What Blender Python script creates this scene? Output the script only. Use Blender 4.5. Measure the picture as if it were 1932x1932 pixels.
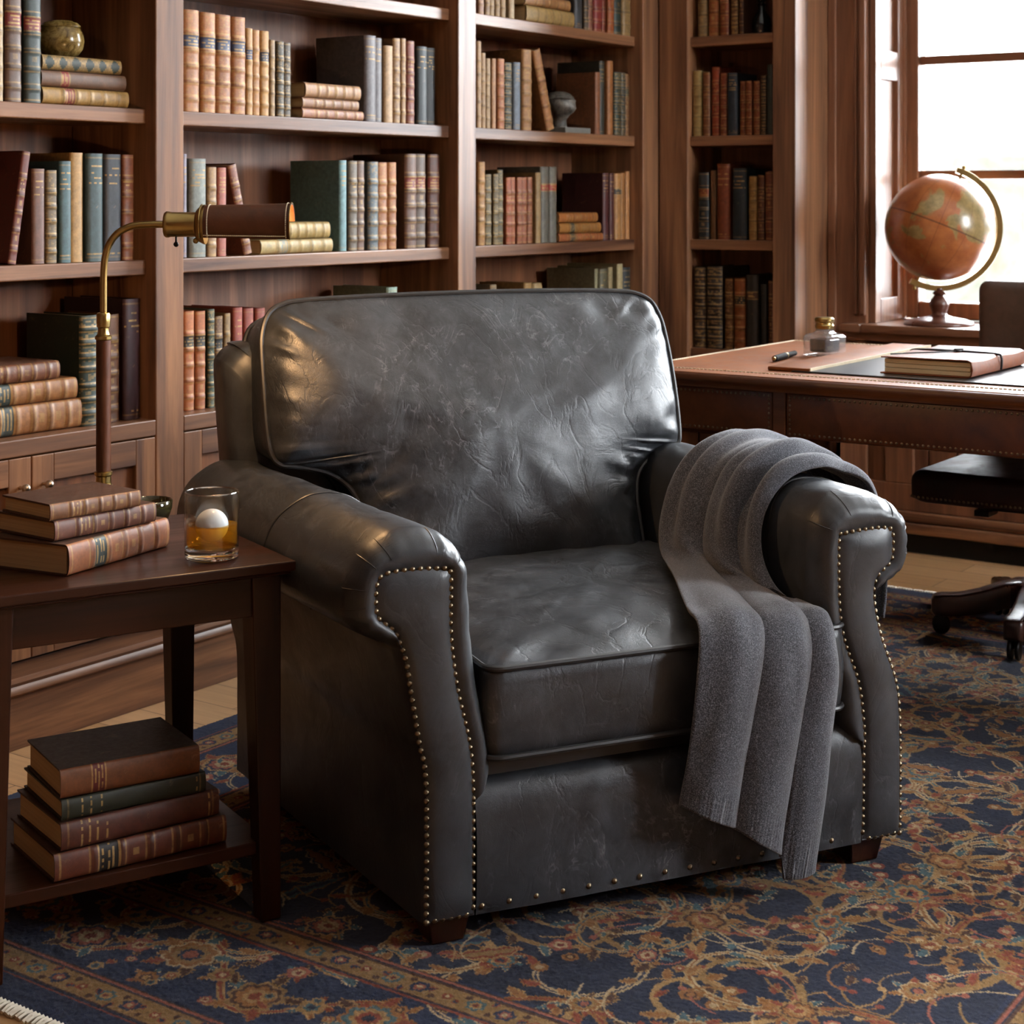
import bpy, bmesh, math, random
import numpy as np
from mathutils import Vector, Matrix, noise

C = bpy.context
SC = C.scene
for o in list(bpy.data.objects):
    bpy.data.objects.remove(o)
COL = SC.collection
R = math.radians
PI = math.pi

# ------------------------------------------------------------------ camera
# World: X runs along the bookcase wall, Y into it, Z up; the camera stands at the origin.
EYE = 1.2
cam = bpy.data.cameras.new('camera')
cam.sensor_width = 36.0
cam.lens = 59.63
cam.shift_y = -0.3095
cam.dof.use_dof = True
cam.dof.focus_distance = 3.0
cam.dof.aperture_fstop = 9.0
cam_o = bpy.data.objects.new('camera', cam)
cam_o.location = (0, 0, EYE)
cam_o.rotation_euler = (R(90), 0, R(-55.1))
COL.objects.link(cam_o)
SC.camera = cam_o

# ------------------------------------------------------------------ exposure
SC.view_settings.view_transform = 'Standard'
SC.view_settings.look = 'None'
SC.view_settings.gamma = 1.0
SC.view_settings.use_curve_mapping = False
SC.view_settings.exposure = 0.22
SC.cycles.use_denoising = True
SC.cycles.use_adaptive_sampling = True
SC.cycles.adaptive_threshold = .045
SC.cycles.adaptive_min_samples = 28
SC.cycles.max_bounces = 8
SC.cycles.diffuse_bounces = 3
SC.cycles.glossy_bounces = 3
SC.cycles.transmission_bounces = 8
SC.cycles.transparent_max_bounces = 8
SC.cycles.sample_clamp_indirect = 6.0
SC.cycles.blur_glossy = 0.5
SC.cycles.caustics_reflective = False
SC.cycles.caustics_refractive = False


# ------------------------------------------------------------------ small helpers
def lin(h, k=1.0):
    h = h.lstrip('#')
    c = [int(h[i:i + 2], 16) / 255 for i in (0, 2, 4)]
    return tuple((x / 12.92 if x <= .04045 else ((x + .055) / 1.055) ** 2.4) * k for x in c) + (1.0,)


class NT:
    """tiny node-tree writer"""

    def __init__(self, name, world=False):
        if world:
            self.o = bpy.data.worlds.new(name)
        else:
            self.o = bpy.data.materials.new(name)
        self.o.use_nodes = True
        self.t = self.o.node_tree
        self.t.nodes.clear()
        self.out = self.t.nodes.new('ShaderNodeOutputWorld' if world else 'ShaderNodeOutputMaterial')

    def n(self, typ, ins=None, **props):
        nd = self.t.nodes.new('ShaderNode' + typ)
        for k, v in props.items():
            setattr(nd, k, v)
        for k, v in (ins or {}).items():
            s = nd.inputs[k]
            if isinstance(v, bpy.types.NodeSocket):
                self.t.links.new(v, s)
            else:
                s.default_value = v
        return nd

    def coord(self, scale=(1, 1, 1), kind='Object', rot=(0, 0, 0)):
        tc = self.n('TexCoord')
        return self.n('Mapping', {'Vector': tc.outputs[kind], 'Scale': scale, 'Rotation': rot}).outputs[0]

    def noise(self, vec, scale, detail=4, rough=.55, dist=0.0):
        return self.n('TexNoise', {'Vector': vec, 'Scale': scale, 'Detail': detail, 'Roughness': rough, 'Distortion': dist}).outputs[0]

    def ramp(self, fac, stops, interp='LINEAR'):
        nd = self.n('ValToRGB', {'Fac': fac})
        cr = nd.color_ramp
        cr.interpolation = interp
        while len(cr.elements) > 1:
            cr.elements.remove(cr.elements[-1])
        for i, (p, c) in enumerate(stops):
            e = cr.elements[0] if i == 0 else cr.elements.new(p)
            e.position = p
            if isinstance(c, (int, float)):
                c = (c, c, c, 1)
            e.color = c
        return nd.outputs[0]

    def mix(self, fac, a, b, blend='MIX'):
        nd = self.n('Mix', {0: fac}, data_type='RGBA', blend_type=blend)
        for i, v in ((6, a), (7, b)):
            if isinstance(v, bpy.types.NodeSocket):
                self.t.links.new(v, nd.inputs[i])
            else:
                nd.inputs[i].default_value = v
        return nd.outputs[2]

    def math(self, op, a, b=0.0, clamp=False):
        nd = self.n('Math', {0: a, 1: b}, operation=op, use_clamp=clamp)
        return nd.outputs[0]

    def bump(self, h, strength=.2, dist=.01, normal=None):
        ins = {'Height': h, 'Strength': strength, 'Distance': dist}
        if normal is not None:
            ins['Normal'] = normal
        return self.n('Bump', ins).outputs[0]

    def pbr(self, **kw):
        nd = self.n('BsdfPrincipled', {k.replace('_', ' '): v for k, v in kw.items()})
        self.t.links.new(nd.outputs[0], self.out.inputs[0])
        return self.o

    def end(self, shader):
        self.t.links.new(shader, self.out.inputs[0])
        return self.o


# ------------------------------------------------------------------ sky through the windows
w = NT('sky', world=True)
tc = w.n('TexCoord').outputs['Generated']
leafy = w.noise(tc, 22.0, 8, .7, .6)
leaf = w.ramp(leafy, [(.42, (.0195, .0205, .0165, 1)), (.62, (.030, .030, .0285, 1))])
sep = w.n('SeparateXYZ', {0: tc})
low = w.ramp(w.math('ADD', w.math('MULTIPLY', sep.outputs[2], 2.0), .5), [(.22, .0), (.30, 1.0), (.545, 1.0), (.64, .0)])   # a pale hazy garden near the horizon
skyc = w.mix(low, (.94, .975, 1.04, 1), leaf)
bg = w.n('Background', {'Color': skyc, 'Strength': 42.0})
w.t.links.new(bg.outputs[0], w.out.inputs[0])
SC.world = w.o

WINDOWS = [(1.10, 2.316), (-.70, .55), (-2.35, -1.15)]     # openings in the window wall, by Y
WIN_Z = (.735, 3.15)
WALL_X = 5.456
for k, (y0, y1) in enumerate(WINDOWS):                      # portals: they only guide the sky's own light
    la = bpy.data.lights.new('window_daylight', 'AREA')
    la.shape = 'RECTANGLE'
    la.size = WIN_Z[1] - WIN_Z[0]
    la.size_y = y1 - y0
    la.cycles.is_portal = True
    lo = bpy.data.objects.new('window_daylight', la)
    lo.location = (5.86, (y0 + y1) / 2, (WIN_Z[0] + WIN_Z[1]) / 2)
    lo.rotation_euler = (0, R(90), 0)      # -Z axis towards -X
    COL.objects.link(lo)


ADDED_WINDOWS = [(3.8, 5.15)]                 # unseen openings added behind the camera to light chair and shelf fronts, by X
FRONT_Y = -2.9
FRONT_SILL = 1.35
for k, (x0, x1) in enumerate(ADDED_WINDOWS):
    la = bpy.data.lights.new('window_daylight', 'AREA')
    la.shape = 'RECTANGLE'
    la.size = x1 - x0
    la.size_y = WIN_Z[1] - FRONT_SILL
    la.cycles.is_portal = True
    lo = bpy.data.objects.new('window_daylight', la)
    lo.location = ((x0 + x1) / 2, FRONT_Y - .3, (FRONT_SILL + WIN_Z[1]) / 2)
    lo.rotation_euler = (R(90), 0, R(180))      # -Z axis towards +Y
    COL.objects.link(lo)


# ------------------------------------------------------------------ mesh builder
class MB:
    def __init__(self):
        self.bm = bmesh.new()

    def poly(self, pts):
        vs = [self.bm.verts.new(p) for p in pts]
        return self.bm.faces.new(vs)

    def box(self, x0, x1, y0, y1, z0, z1, m=None):
        c = [(x0, y0, z0), (x1, y0, z0), (x1, y1, z0), (x0, y1, z0), (x0, y0, z1), (x1, y0, z1), (x1, y1, z1), (x0, y1, z1)]
        v = [self.bm.verts.new(m @ Vector(p) if m else p) for p in c]
        for f in ((0, 3, 2, 1), (4, 5, 6, 7), (0, 1, 5, 4), (1, 2, 6, 5), (2, 3, 7, 6), (3, 0, 4, 7)):
            self.bm.faces.new([v[i] for i in f])
        return self

    def frustum(self, a, z0, b, z1):
        """a, b = (x0,x1,y0,y1) rectangles at z0 and z1"""
        c = [(a[0], a[2], z0), (a[1], a[2], z0), (a[1], a[3], z0), (a[0], a[3], z0), (b[0], b[2], z1), (b[1], b[2], z1), (b[1], b[3], z1), (b[0], b[3], z1)]
        v = [self.bm.verts.new(p) for p in c]
        for f in ((0, 3, 2, 1), (4, 5, 6, 7), (0, 1, 5, 4), (1, 2, 6, 5), (2, 3, 7, 6), (3, 0, 4, 7)):
            self.bm.faces.new([v[i] for i in f])
        return self

    def loft(self, rings, closed=True, cap0=True, cap1=True, loop=False):
        vr = [[self.bm.verts.new(p) for p in r] for r in rings]
        n = len(rings[0])
        pairs = list(zip(vr, vr[1:])) + ([(vr[-1], vr[0])] if loop else [])
        for a, b in pairs:
            for i in range(n if closed else n - 1):
                j = (i + 1) % n
                self.bm.faces.new((a[i], a[j], b[j], b[i]))
        if closed and cap0 and not loop:
            self.bm.faces.new(vr[0][::-1])
        if closed and cap1 and not loop:
            self.bm.faces.new(vr[-1])
        return vr

    def tube(self, pts, r, seg=8, closed=False, radii=None):
        pts = [Vector(p) for p in pts]
        n = len(pts)
        rings = []
        up = None
        for i, p in enumerate(pts):
            a = pts[(i - 1) % n] if (closed or i) else p
            b = pts[(i + 1) % n] if (closed or i < n - 1) else p
            t = (b - a).normalized()
            if up is None:
                up = Vector((0, 0, 1)) if abs(t.z) < .9 else Vector((1, 0, 0))
            up = (up - t * up.dot(t)).normalized()
            s = t.cross(up)
            rr = radii[i] if radii else r
            rings.append([p + (up * math.cos(2 * PI * k / seg) + s * math.sin(2 * PI * k / seg)) * rr for k in range(seg)])
        self.loft(rings, loop=closed)
        return self

    def lathe(self, prof, seg=32, m=None, c=(0, 0, 0), close=True):
        """prof: [(r,z)] bottom to top"""
        rings = []
        c = Vector(c)
        for r, z in prof:
            rr = max(r, 1e-5)
            ring = [Vector((rr * math.cos(2 * PI * k / seg), rr * math.sin(2 * PI * k / seg), z)) for k in range(seg)]
            rings.append([(m @ p if m else p) + c for p in ring])
        self.loft(rings, cap0=close, cap1=close)
        return self

    def sphere(self, c, r, u=16, v=10, sc=(1, 1, 1)):
        prof = [(r * math.sin(PI * i / v), -r * math.cos(PI * i / v)) for i in range(v + 1)]
        self.lathe(prof, u, Matrix.Diagonal((sc[0], sc[1], sc[2])), c)
        return self

    def grid(self, G):
        vs = [[self.bm.verts.new(p) for p in row] for row in G]
        for a, b in zip(vs, vs[1:]):
            for i in range(len(a) - 1):
                self.bm.faces.new((a[i], a[i + 1], b[i + 1], b[i]))
        return vs

    def done(self, name, mat, parent=None, bevel=0.0, seg=2, angle=None, local=False, label=None, merge=False):
        """link as ONE mesh object. Coordinates are world ones unless local (= the parent's own)."""
        bm = self.bm
        if angle is None:
            angle = 18 if bevel > 0 else 35
        if merge:
            bmesh.ops.remove_doubles(bm, verts=bm.verts, dist=1e-5)
        bmesh.ops.recalc_face_normals(bm, faces=bm.faces)
        if bevel > 0:
            es = [e for e in bm.edges if len(e.link_faces) == 2 and e.calc_face_angle(0) > R(40)]
            bmesh.ops.bevel(bm, geom=es, offset=bevel, segments=seg, affect='EDGES', profile=.5, clamp_overlap=True)
        me = bpy.data.meshes.new(name)
        if parent is not None and not local:
            m = Matrix.Identity(4)
            p = parent
            while p is not None:
                m = Matrix.LocRotScale(p.location, p.rotation_euler, p.scale) @ m
                p = p.parent
            bmesh.ops.transform(bm, matrix=m.inverted(), verts=bm.verts)
        bm.to_mesh(me)
        bm.free()
        me.polygons.foreach_set('use_smooth', [True] * len(me.polygons))
        me.set_sharp_from_angle(angle=R(angle))
        if mat is not None:
            me.materials.append(mat)
        o = bpy.data.objects.new(name, me)
        COL.objects.link(o)
        if parent is not None:
            o.parent = parent
        if label:
            o['label'] = label
        return o


def tag(o, label, cat, group=None, kind=None):
    o['label'] = label
    o['category'] = cat
    if group:
        o['group'] = group
    if kind:
        o['kind'] = kind
    return o


def thing(name, label, cat, loc=(0, 0, 0), rotz=0.0, group=None):
    o = bpy.data.objects.new(name, None)
    o.empty_display_size = .1
    o.location = loc
    o.rotation_euler = (0, 0, rotz)
    COL.objects.link(o)
    return tag(o, label, cat, group)


def structure(o):
    o['kind'] = 'structure'
    return o


def smooth_poly(pts, k=5, closed=False):
    """Catmull-Rom through the points"""
    n = len(pts)
    P = [Vector(p) for p in pts]
    out = []
    rng = range(n if closed else n - 1)
    for i in rng:
        p0 = P[(i - 1) % n] if (closed or i > 0) else P[i]
        p1 = P[i]
        p2 = P[(i + 1) % n]
        p3 = P[(i + 2) % n] if (closed or i + 2 < n) else p2
        for j in range(k):
            t = j / k
            out.append(.5 * ((2 * p1) + (p2 - p0) * t + (2 * p0 - 5 * p1 + 4 * p2 - p3) * t * t + (3 * p1 - p0 - 3 * p2 + p3) * t ** 3))
    if not closed:
        out.append(P[-1])
    return out


def at(cx, d):
    """(to the side, away) as seen from the camera -> world X, Y"""
    return (cx * .5721 + d * .8202, -cx * .8202 + d * .5721)


# ------------------------------------------------------------------ materials
def wood(name, dark, light, axis, rough=.42, scale=1.0, coat=.0, contrast=1.0, spec=.5):
    t = NT(name)
    s = [34.0 * scale] * 3
    s['XYZ'.index(axis)] = 1.6 * scale
    v = t.coord(tuple(s))
    warp = t.noise(t.coord(tuple(x * .12 for x in s)), 1.0, 3, .5)
    v2 = t.n('VectorMath', {0: v, 1: t.n('CombineXYZ', {0: t.math('MULTIPLY', warp, 9.0), 1: t.math('MULTIPLY', warp, 7.0), 2: t.math('MULTIPLY', warp, 5.0)}).outputs[0]}, operation='ADD').outputs[0]
    g = t.noise(v2, .55, 6, .6, .4)
    fine = t.noise(v, 4.0, 3, .6)
    mid = tuple((a + b) / 2 for a, b in zip(dark, light))
    col = t.ramp(g, [(.5 - .22 / contrast, dark), (.5, mid), (.5 + .20 / contrast, light)])
    fl = t.ramp(fine, [(.35, .72), (.6, 1.0)])
    col = t.mix(.55, col, fl, 'MULTIPLY')
    b = t.bump(fine, .12, .002)
    r = t.n('MapRange', {0: g, 1: .3, 2: .7, 3: rough + .08, 4: rough - .04}).outputs[0]
    return t.pbr(Base_Color=col, Roughness=r, Normal=b, Coat_Weight=coat, Coat_Roughness=.25, Specular_IOR_Level=spec)


WD, WL = lin('#48291a'), lin('#a0714f')
WOOD = {a: wood('walnut_' + a, WD, WL, a, .38, coat=.2, contrast=1.15) for a in 'XYZ'}
PW = {a: wood('walnut_panel_' + a, lin('#4a2918'), lin('#8a5a3c'), a, .42) for a in 'XYZ'}
CASING = {a: wood('casing_walnut_' + a, lin('#5e3a28'), lin('#9a6c50'), a, .38, coat=.2) for a in 'XYZ'}
TABLEW = {a: wood('dark_table_wood_' + a, lin('#190a05'), lin('#3c1c0d'), a, .34, spec=.28) for a in 'XYZ'}
DESKW = {a: wood('desk_wood_' + a, lin('#452512'), lin('#7c4c2c'), a, .38, coat=.1) for a in 'XYZ'}
LEGW = wood('leg_wood', lin('#200c07'), lin('#3a1a0e'), 'Z', .3, coat=.3)
TURNW = wood('turned_wood', lin('#3f2015'), lin('#6a3a26'), 'Z', .3, coat=.3)


def simple(name, col, rough=.5, metal=0.0, **kw):
    t = NT(name)
    v = t.coord()
    n = t.noise(v, 60.0, 4, .6)
    c = t.mix(.5, col, t.ramp(n, [(.3, .8), (.7, 1.1)]), 'MULTIPLY')
    return t.pbr(Base_Color=c, Roughness=rough, Metallic=metal, **kw)


BRASS = simple('aged_brass', lin('#a38c58'), .28, 1.0)
NAILM = simple('antique_nail_brass', lin('#7b6e5a'), .33, 1.0)
BLACKM = simple('black_metal', lin('#1a1613'), .35, .6)
KNOB = simple('pewter_knob', lin('#b8a894'), .3, 1.0)


def plaster(name, col):
    t = NT(name)
    n = t.noise(t.coord(), 9.0, 5, .6)
    return t.pbr(Base_Color=t.mix(.25, col, t.ramp(n, [(.3, .85), (.7, 1.05)]), 'MULTIPLY'), Roughness=.9, Normal=t.bump(n, .05, .01))


CREAM = plaster('cream_plaster', lin('#b9ab98'))
WHITE = plaster('white_ceiling', lin('#d8d2c8'))


def hide(name, c0, c1, scuff, rough=.40, bumps=1.0, scuff_amt=.5, spec=.5):
    """worn leather: mottled body, pale hair-line scuffs, fine grain and soft creases"""
    t = NT(name)
    v = t.coord()
    big = t.noise(v, 5.0, 5, .6, .6)
    mid = t.noise(v, 22.0, 6, .65, .8)
    col = t.mix(t.ramp(big, [(.32, 0.0), (.68, 1.0)]), c0, c1)
    col = t.mix(.6, col, t.ramp(mid, [(.3, .58), (.7, 1.4)]), 'MULTIPLY')
    # hair-line scuffs: zero crossings of noise, thin and broken up
    l1 = t.math('ABSOLUTE', t.math('SUBTRACT', t.noise(t.coord((1.0, 1.0, .6), rot=(.2, .1, .5)), 9.0, 5, .55, .9), .5))
    l2 = t.math('ABSOLUTE', t.math('SUBTRACT', t.noise(t.coord((1.0, .8, .35), rot=(.3, .5, -.6)), 24.0, 4, .55, .5), .5))
    s1 = t.ramp(l1, [(.0, 1.0), (.011, .0)])
    s2 = t.ramp(l2, [(.0, .8), (.014, .0)])
    brk = t.ramp(t.noise(v, 38.0, 3, .6), [(.44, .0), (.6, 1.0)])
    where = t.ramp(t.noise(v, 3.6, 4, .6, .5), [(.42, .0), (.66, 1.0)])
    sc = t.math('MULTIPLY', t.math('MULTIPLY', t.math('ADD', s1, s2, True), brk), where, True)
    haze = t.math('MULTIPLY', t.ramp(t.noise(t.coord((1, 1, .5), rot=(.2, .4, .4)), 26.0, 6, .7, .5), [(.42, .0), (.78, .55)]), where)
    f = t.math('MULTIPLY', t.math('ADD', sc, haze, True), scuff_amt)
    col = t.mix(f, col, scuff)
    grain = t.n('TexVoronoi', {'Vector': v, 'Scale': 420.0}, feature='DISTANCE_TO_EDGE').outputs[0]
    crease = t.ramp(l1, [(.0, .0), (.03, 1.0)])
    h = t.math('ADD', t.math('MULTIPLY', t.ramp(grain, [(.0, 0.0), (.25, 1.0)]), .05), t.math('ADD', t.math('MULTIPLY', crease, .22), t.math('MULTIPLY', mid, .45)))
    nb = t.bump(h, .28 * bumps, .006)
    r = t.n('MapRange', {0: mid, 1: .3, 2: .7, 3: rough - .06, 4: rough + .1}).outputs[0]
    return t.pbr(Base_Color=col, Roughness=r, Normal=nb, Specular_IOR_Level=spec)


LEATHER = hide('grey_leather', lin('#222427'), lin('#383b40'), lin('#8c9096'), .35, .9, .42)
LEATHER2 = hide('grey_leather_smooth', lin('#26282b'), lin('#393c41'), lin('#787b80'), .36, .45, .22)
PIPING = simple('piping_leather', lin('#2a2a2b'), .4)
DESKL = hide('tan_desk_leather', lin('#74401a'), lin('#8a5024'), lin('#a06a40'), .55, .3, .12, .22)
DRAWL = hide('brown_drawer_leather', lin('#4a250e'), lin('#5f3317'), lin('#764a28'), .36, .3, .1)
SEATL = hide('dark_brown_leather', lin('#2a130b'), lin('#3d1d11'), lin('#5a3826'), .48, .4, .15)
LAMPL = hide('saddle_leather', lin('#43230f'), lin('#56301a'), lin('#6c452c'), .42, .3, .2, .35)
CHBACKL = hide('grey_brown_leather', lin('#45332a'), lin('#574238'), lin('#6e584a'), .42, .4, .15)
BLOTTER = simple('black_blotter', lin('#15161a'), .33)
STITCH = simple('pale_stitching', lin('#d8c8a8'), .7)
# ================================================================== the room
X0, X1, Y0, Y1, HC = -1.7, WALL_X, -2.9, 3.34, 3.4
t = NT('oak_floor')
v = t.coord((1, 1, 1), rot=(0, 0, R(90)))
br = t.n('TexBrick', {'Vector': v, 'Color1': lin('#c39c72'), 'Color2': lin('#ae875c'), 'Mortar': lin('#4a3420'), 'Scale': 1.0, 'Mortar Size': .0012, 'Brick Width': 1.4, 'Row Height': .125}, offset=.37)
gr = t.noise(t.coord((30, 2.2, 1)), 1.6, 6, .6, .5)
fc = t.mix(.55, br.outputs[0], t.ramp(gr, [(.3, .68), (.68, 1.12)]), 'MULTIPLY')
FLOORM = t.pbr(Base_Color=fc, Roughness=.42, Normal=t.bump(gr, .05, .003))

b = MB(); b.box(X0, X1 + .4, Y0, Y1 + .1, -.06, 0)
structure(b.done('floor', FLOORM))
b = MB(); b.box(X0, X1 + .4, Y0, Y1 + .1, HC, HC + .08)
structure(b.done('ceiling', WHITE))
b = MB(); b.box(X0, X1 + .4, Y1, Y1 + .1, 0, HC)
structure(b.done('wall_back', PW['Z']))
b = MB(); b.box(X0 - .1, X0, Y0, Y1 + .1, 0, HC)
structure(b.done('wall_left', PW['Z']))
b = MB()
xs = [X0 - .1]
for x0, x1 in ADDED_WINDOWS:
    xs += [x0, x1]
    b.box(x0, x1, Y0 - .25, Y0, 0, FRONT_SILL)
    b.box(x0, x1, Y0 - .25, Y0, WIN_Z[1], HC)
xs.append(X1 + .4)
for i in range(0, len(xs), 2):
    b.box(xs[i], xs[i + 1], Y0 - .25, Y0, 0, HC)
structure(b.done('wall_front', PW['Z']))
b = MB()
xe = X1 + .37
ys = [Y1]
for y0, y1 in WINDOWS:
    ys += [y1, y0]
ys.append(Y0)
for i in range(0, len(ys), 2):
    b.box(X1, xe, ys[i + 1], ys[i], 0, HC)
for y0, y1 in WINDOWS:
    b.box(X1, xe, y0, y1, 0, WIN_Z[0] - .002)
    b.box(X1, xe, y0, y1, WIN_Z[1], HC)
structure(b.done('wall_right', PW['Z']))

t = NT('window_glass')
fr = t.n('Fresnel', {'IOR': 1.45}).outputs[0]
tr = t.n('BsdfTransparent', {'Color': (.97, .98, .97, 1)}).outputs[0]
gl = t.n('BsdfGlossy', {'Roughness': .02}).outputs[0]
GLASSP = t.end(t.n('MixShader', {0: fr, 1: tr, 2: gl}).outputs[0])

for k, (y0, y1) in enumerate(WINDOWS):
    r = thing('window_%d' % (k + 1), ['tall wood framed window behind the globe', 'tall wood framed window between the two others', 'tall wood framed window farthest from the bookcase'][k], 'window', (5.76, (y0 + y1) / 2, WIN_Z[0]))
    r['kind'] = 'structure'
    za, zb = WIN_Z
    b = MB()
    f = .068
    b.box(5.725, 5.80, y1 - f, y1 - .001, za + .03, zb)
    b.box(5.725, 5.80, y0 + .001, y0 + f, za + .03, zb)
    b.box(5.725, 5.80, y0 + f, y1 - f, za + .03, za + .09)
    b.box(5.725, 5.80, y0 + f, y1 - f, zb - .07, zb - .001)
    # stepped outer bead
    b.box(5.70, 5.725, y1 - .03, y1 - .001, za + .03, zb)
    b.box(5.70, 5.725, y0 + .001, y0 + .03, za + .03, zb)
    b.done('frame', CASING['Z'], r, .006)
    for z in (1.271, 1.675, 2.09, 2.51):
        b = MB(); b.box(5.742, 5.782, y0 + f, y1 - f, z - .016, z + .016)
        b.done('muntin', CASING['Y'], r, .004)
    b = MB(); ym = (y0 + y1) / 2
    b.box(5.735, 5.79, ym - .025, ym + .025, za + .09, zb - .07)
    b.done('mullion', CASING['Z'], r, .004)
    b = MB(); b.box(5.760, 5.764, y0 + f - .004, y1 - f + .004, za + .088, zb - .068)
    b.done('glass', GLASSP, r)
    b = MB()
    b.box(5.375, 5.74, y0 - .0, y1 + .0, za - .001, za + .028)
    b.box(5.375, X1, y0 - .08, y0, za - .001, za + .028)
    b.box(5.375, X1, y1, y1 + .075, za - .001, za + .028)
    b.box(5.40, X1 - .001, y0 - .06, y1 + .06, za - .03, za - .001)
    b.done('sill', CASING['Y'], r, .005, 3)

for k, (x0, x1) in enumerate(ADDED_WINDOWS):  # frame and glass of the added fill-light window, out of view
    r = thing('window_%d' % (k + 4), 'added unseen window lighting the bookcase and armchair fronts', 'window', ((x0 + x1) / 2, Y0 - .15, FRONT_SILL))
    r['kind'] = 'structure'
    b = MB()
    ya, yb = Y0 - .20, Y0 - .14
    b.box(x0 + .001, x0 + .06, ya, yb, FRONT_SILL + .001, WIN_Z[1] - .001); b.box(x1 - .06, x1 - .001, ya, yb, FRONT_SILL + .001, WIN_Z[1] - .001)
    b.box(x0 + .06, x1 - .06, ya, yb, FRONT_SILL + .001, FRONT_SILL + .06); b.box(x0 + .06, x1 - .06, ya, yb, WIN_Z[1] - .06, WIN_Z[1] - .001)
    b.done('frame', CASING['Z'], r)
    for z in (1.2, 1.9):
        b = MB(); b.box(x0 + .06, x1 - .06, ya + .015, yb - .015, z - .012, z + .012); b.done('muntin', CASING['X'], r)
    b = MB(); b.box(x0 + .055, x1 - .055, ya + .028, ya + .032, FRONT_SILL + .055, WIN_Z[1] - .055); b.done('glass', GLASSP, r)

# panelled reveal beside the globe (window_1) and casing boards
for k, (y0, y1) in enumerate(WINDOWS):
    b = MB()
    for (ya, sgn) in ((y1, -1), (y0, 1)):
        a, c = sorted((ya, ya + sgn * .006))
        d, e = sorted((ya, ya + sgn * .022))
        b.box(5.458, 5.70, a, c, .763, 3.14)
        for (xa, xb) in ((5.458, 5.505), (5.655, 5.70)):
            b.box(xa, xb, d, e, .763, 3.14)
        for (z0, z1) in ((.763, .845), (1.60, 1.70), (3.04, 3.14)):
            b.box(5.505, 5.655, d, e, z0, z1)
    structure(b.done('trim_%d' % (k + 1), CASING['Z'], None, .003))
b = MB()
ya, yb = 2.318, 2.4565
b.box(5.436, 5.456, ya, yb, .0, HC)
b.box(5.420, 5.436, ya, ya + .02, .79, HC)
b.box(5.426, 5.436, ya + .032, ya + .044, .79, HC)
b.box(5.424, 5.436, yb - .03, yb, .0, HC)
structure(b.done('trim_4', CASING['Z'], None, .004))

# wainscot below the sills with rails, recessed panels and a moulded base
b = MB()
b.box(5.430, 5.455, Y0, 2.317, .55, .70)
b.box(5.430, 5.455, Y0, 2.317, .14, .23)
for y in (2.20, 1.60, 1.02, .40, -.2, -.8, -1.4, -2.0, -2.6):
    b.box(5.430, 5.455, y - .05, y + .05, .23, .55)
for i in range(52):
    y = 2.3 - i * .1
    b.box(5.447, 5.456, y - .096, y, .14, .70)
structure(b.done('trim_5', PW['Z'], None, .003))
b = MB()
b.box(5.40, 5.455, Y0, 2.317, .068, .105)
b.box(5.415, 5.455, Y0, 2.317, .105, .14)
structure(b.done('baseboard_right', WOOD['Y'], None, .008, 3))
TOE_SHADE = simple('toe_gap_shade', lin('#0c0908'), .7)  # near-black colour stands in for the shadow gap below the baseboard
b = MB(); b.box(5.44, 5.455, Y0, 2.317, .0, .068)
structure(b.done('trim_6', TOE_SHADE))

# ================================================================== bookcases
SZ = [1.749, 1.404, 1.046, .670]
ST = .035
FY, SHY, BKY = 2.98, 3.014, 3.275
bc = thing('bookcase', 'wide built-in walnut bookcase with three bays behind the armchair', 'bookcase', (3.4, 3.1, 0))
ups = [(1.62, 1.71), (2.803, 2.893), (3.997, 4.085), (5.063, 5.169)]
for a, c in ups:
    b = MB(); b.box(a, c, FY, BKY, .184, 3.2)
    b.done('upright', WOOD['Z'], bc, .003)
bays = [(1.71, 2.803), (2.893, 3.997), (4.085, 5.063)]
for i, (a, c) in enumerate(bays):
    b = MB(); b.box(a, c, BKY, BKY + .012, .184, 3.2)
    b.done('back_panel', PW['Z'], bc)
    for z in [2.47, 2.11] + SZ[:3]:
        b = MB(); b.box(a, c, SHY, BKY, z - ST, z)
        b.done('shelf', WOOD['X'], bc, .003)
    b = MB(); b.box(a, c, FY, BKY, SZ[3] - .038, SZ[3])
    b.done('shelf', WOOD['X'], bc, .003)
    b = MB(); b.box(a, c, FY + .03, BKY, .184, .20)
    b.done('cabinet_floor', WOOD['X'], bc)
    n = 3
    wdt = (c - a) / n
    for k in range(n):
        xa, xb = a + k * wdt + .0015, a + (k + 1) * wdt - .0015
        z0, z1 = .190, SZ[3] - .041
        st = .06
        d = MB(); d.box(xa + st, xb - st, FY + .012, FY + .020, z0 + .06, z1 - .06)
        dd = d.done('door', PW['Z'], bc)
        for (p, q) in ((xa, xa + st), (xb - st, xb)):
            d = MB(); d.box(p, q, FY + .001, FY + .023, z0, z1)
            d.done('stile', WOOD['Z'], dd, .002)
        for (p, q) in ((z1 - .06, z1), (z0, z0 + .06)):
            d = MB(); d.box(xa + st, xb - st, FY + .001, FY + .023, p, q)
            d.done('rail', WOOD['X'], dd, .002)
        kx = xb - .03 if k < 2 else xa + .03
        d = MB()
        d.tube([(kx, FY + .001, .565), (kx, FY - .014, .565)], .004, 8)
        d.sphere((kx, FY - .020, .565), .010, 14, 10)
        d.done('knob', KNOB, dd)
b = MB()
b.box(1.62, 5.169, FY - .004, BKY, 0, .118)
b.box(1.62, 5.169, FY + .012, BKY, .118, .184)
b.done('plinth', WOOD['X'], bc, .002)
b = MB()
prof = [(FY + .013, .150), (FY - .003, .150), (FY - .010, .146), (FY - .006, .138), (FY - .013, .130), (FY - .013, .122), (FY - .005, .116), (FY + .013, .116)]
b.loft([[(x, y, z) for y, z in prof] for x in (1.62, 5.169)])
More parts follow.
